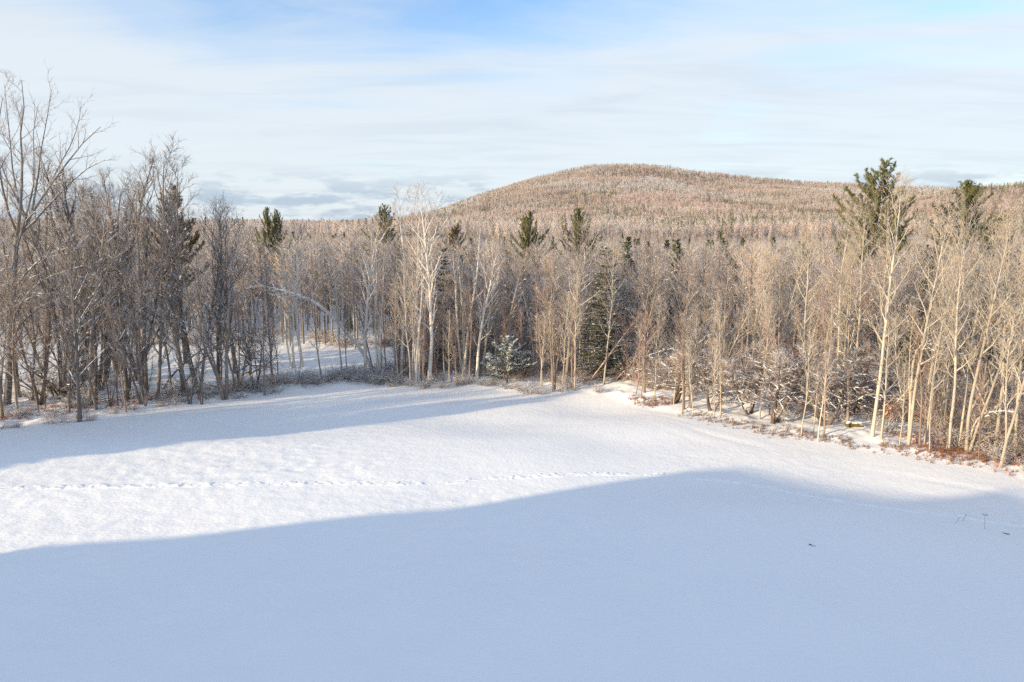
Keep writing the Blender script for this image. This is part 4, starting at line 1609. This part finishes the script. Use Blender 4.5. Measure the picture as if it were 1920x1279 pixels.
yb = G(1236, 726)[1]
bent([(1236, 726), (1238, 706), (1226, 692), (1208, 688), (1188, 693), (1170, 704)], yb, .06, 'bent_sapling', 'snow-lined sapling bent into an arch over the trail opening', 21)
bent([(1176, 728), (1176, 704), (1184, 690), (1204, 680), (1236, 672), (1262, 664)], yb + 3, .05, 'bent_sapling', 'snow-lined sapling leaning right above the trail opening', 22)
bent([(1706, 800), (1708, 660), (1714, 632), (1726, 622), (1746, 620), (1760, 630), (1770, 655)], G(1706, 820)[1], .075, 'bent_sapling', 'pale sapling bent over to the right below the second pine', 23,
     barkm='bark_pale', twigm='twig_pale')
bent([(1816, 838), (1818, 800), (1824, 775), (1838, 762), (1860, 757), (1884, 756)], G(1816, 846)[1], .06, 'bent_sapling', 'short snowy stem bent right at the base of the leaning pale tree', 24, barkm='bark_pale', twigm='twig_pale')
bent([(160, 742), (120, 690), (90, 668), (60, 656), (35, 652)], G(160, 745)[1], .07, 'bent_sapling', 'dark stem arching left in front of the shaded clearing', 25, barkm='bark_dark', twigm='twig_dark')
bent([(300, 700), (330, 662), (370, 628), (420, 604), (468, 590)], G(300, 730)[1], .08, 'bent_sapling', 'dark snow-lined limb slanting right across the left woods', 26, barkm='bark_open', twigm='twig_dark')


def lying(name, label, x, y, L_, r, rz, mat, cap=True, tilt=0.0):
    e = bpy.data.objects.new(name, None)
    COL.objects.link(e)
    e.location = (x, y, hz(x, y) + r * .55)
    e.rotation_euler = (0, -tilt, rz)
    tag(e, None, label, 'log' if r > .1 else 'branch')
    rg = random.Random(int(L_ * 100))
    p = np.array([(t * L_ - L_ / 2, rg.gauss(0, .04), rg.gauss(0, .02)) for t in np.linspace(0, 1, 7)])
    G1 = Geo()
    rad = np.full(7, r) * np.array((.55, .95, 1.05, 1, .95, .85, .5))
    G1.tube(p, rad, 9, 0)
    G1.spike(p[4], p[4] + np.array((.15, .1, .35)) * L_ * .4, r * .4, 0)
    G1.spike(p[2], p[2] + np.array((-.1, -.2, .3)) * L_ * .4, r * .35, 0)
    link_obj('log' if r > .1 else 'stem', G1.mesh(name, [M[mat]]), e)
    if cap:
        G2 = Geo()
        for k in range(9):
            t = rg.uniform(.1, .9)
            G2.blob((t * L_ - L_ / 2, rg.gauss(0, r * .2), r * .95), L_ * .11, r * .6, r * .35, 0, 0)
        o = link_obj('snow', G2.mesh(name + '_snow', [M['snow']]), e)
        o['kind'] = 'stuff'


M['moss_bark'] = bark('moss_bark', (.17, .12, .04), (.09, .075, .03), .35, False, .05, 6)
x, y, z = G(1601, 800)
lying('mossy_log', 'short mossy log lying in the snow under the crooked tree', x, y, 1.15, .2, -.25, 'moss_bark')
x, y, z = G(1610, 806)
lying('fallen_stick', 'dark stick on the snow just below the mossy log', x, y, .55, .03, -.1, 'bark_dark', False)
x, y, z = G(412, 728)
lying('fallen_branch', 'dark fallen branch sloping down to the left field edge', x, y, 4.0, .06, -.2, 'bark_dark', True, -.22)
x, y, z = G(612, 706)
lying('fallen_branch', 'snowy fallen limb propped below the bowed birch', x, y, 5.0, .07, .1, 'bark_open', True, .35)
x, y, z = G(1522, 1023)
lying('fallen_stick', 'small dark bark scrap lying on the shaded open snow', x, y, .26, .035, -.5, 'bark_dark', False)
x, y, z = G(1886, 1001)
lying('fallen_stick', 'small dark twig lying on the snow near the right picture edge', x, y, .28, .03, -.6, 'bark_dark', False)


def dry_weed(px_, py_, h, name, label, head, seed):
    rg = random.Random(seed)
    x_, y_, z_ = G(px_, py_)
    e = bpy.data.objects.new(name, None)
    COL.objects.link(e)
    e.location = (x_, y_, z_)
    tag(e, None, label, 'weed')
    S_ = Geo()
    st = grow(rg, (0, 0, -.05), (-.12 if head else .5, 0, 1), h, 5, .04, .02)
    S_.tube(st, np.array((.011, .010, .009, .008, .007, .006)) * .8, 5, 0)
    link_obj('stalk', S_.mesh('stalk', [M['bark_sapling']]), e)
    Hd = Geo()
    if head:
        for k in range(11):
            a_ = k * 2.4
            d_ = np.array((math.cos(a_) * .9, math.sin(a_) * .9, rg.uniform(.25, .9)))
            q = st[-1] + d_ * .10
            Hd.spike(st[-1], q, .006, 0)
            for j in range(4):
                Hd.spike(q, q + np.array((rg.gauss(0, .03), rg.gauss(0, .03), .035)), .012, 0)
    else:
        for k in range(5):
            q, dd = samp(st, rg.uniform(.4, .95))
            Hd.spike(q, q + np.array((rg.gauss(0, .07), rg.gauss(0, .07), .12)), .006, 0)
    link_obj('seed_head' if head else 'side_twigs', Hd.mesh('seed_head', [M['bark_sapling']]), e)


dry_weed(1846, 992, .7, 'dried_flower', 'single dried flower stalk with a flat head standing in the snow', True, 1)
dry_weed(1790, 981, .38, 'dried_stalk', 'thin bare stalk left of the dried flower stalk', False, 2)
dry_weed(1803, 977, .45, 'dried_stalk', 'thin bare stalk closest to the dried flower stalk on its left', False, 3)

x, y, z = G(1668, 806)
rg = random.Random(8)
e = bpy.data.objects.new('orange_sapling', None)
COL.objects.link(e)
e.location = (x, y, z)
tag(e, None, 'small sapling still holding orange leaves below the tallest pine', 'tree')
S_ = Geo()
st = grow(rg, (0, 0, -.1), (-.02, 0, 1), 2.0, 6, .05, .02)
S_.tube(st, np.linspace(.02, .006, 7), 5, 0)
Lf = Geo()
for k in range(16):
    q, dd = samp(st, rg.uniform(.35, .98))
    bd = nrm(dd + perp(dd, rg.random() * 6.28) * 1.2)
    S_.spike(q, q + bd * .45, .008, 0)
    for j in range(6):
        c_ = q + bd * rg.uniform(.15, .45)
        Lf.blob((c_[0] + rg.gauss(0, .05), c_[1] + rg.gauss(0, .05), c_[2] - .06), .05, .03, .09, 0, rg.random() * 3)
link_obj('trunk', S_.mesh('orange_stem', [M['bark_sapling']]), e)
o = link_obj('leaves', Lf.mesh('orange_leaves', [M['leaf_orange']]), e)
o['kind'] = 'stuff'

# ------------------------------------------------------------------ labels: tell apart the trees that share one
def retell():
    byl = {}
    for o in COL.objects:
        if o.parent is None and o.get('group') and o.get('label'):
            byl.setdefault(o['label'], []).append(o)
    for lb, obs in byl.items():
        if len(obs) < 2:
            continue
        hs = sorted(o.scale[2] for o in obs)
        ds = sorted(o.location[1] for o in obs)
        sub = {}
        for o in obs:
            a_ = '' if len(obs) < 4 else ('short ' if o.scale[2] < hs[len(hs) // 3] else 'tall ' if o.scale[2] > hs[(2 * len(hs)) // 3] else 'mid-height ')
            d_ = '' if len(obs) < 4 else ('front row' if o.location[1] < ds[len(ds) // 2] else 'set back')
            sub.setdefault((a_, d_), []).append(o)
        for (a_, d_), os_ in sub.items():
            os_.sort(key=lambda o: col_of(o.location[0], o.location[1]))
            words = ['first', 'second', 'third', 'fourth', 'fifth', 'sixth', 'seventh', 'eighth', 'ninth', 'tenth', 'eleventh', 'twelfth', 'thirteenth', 'fourteenth']
            for i, o in enumerate(os_):
                t = a_ + lb
                if d_:
                    t += ', ' + d_
                if len(os_) > 1 and i < len(words):
                    t += ', ' + words[i] + ' from left'
                o['label'] = t


retell()
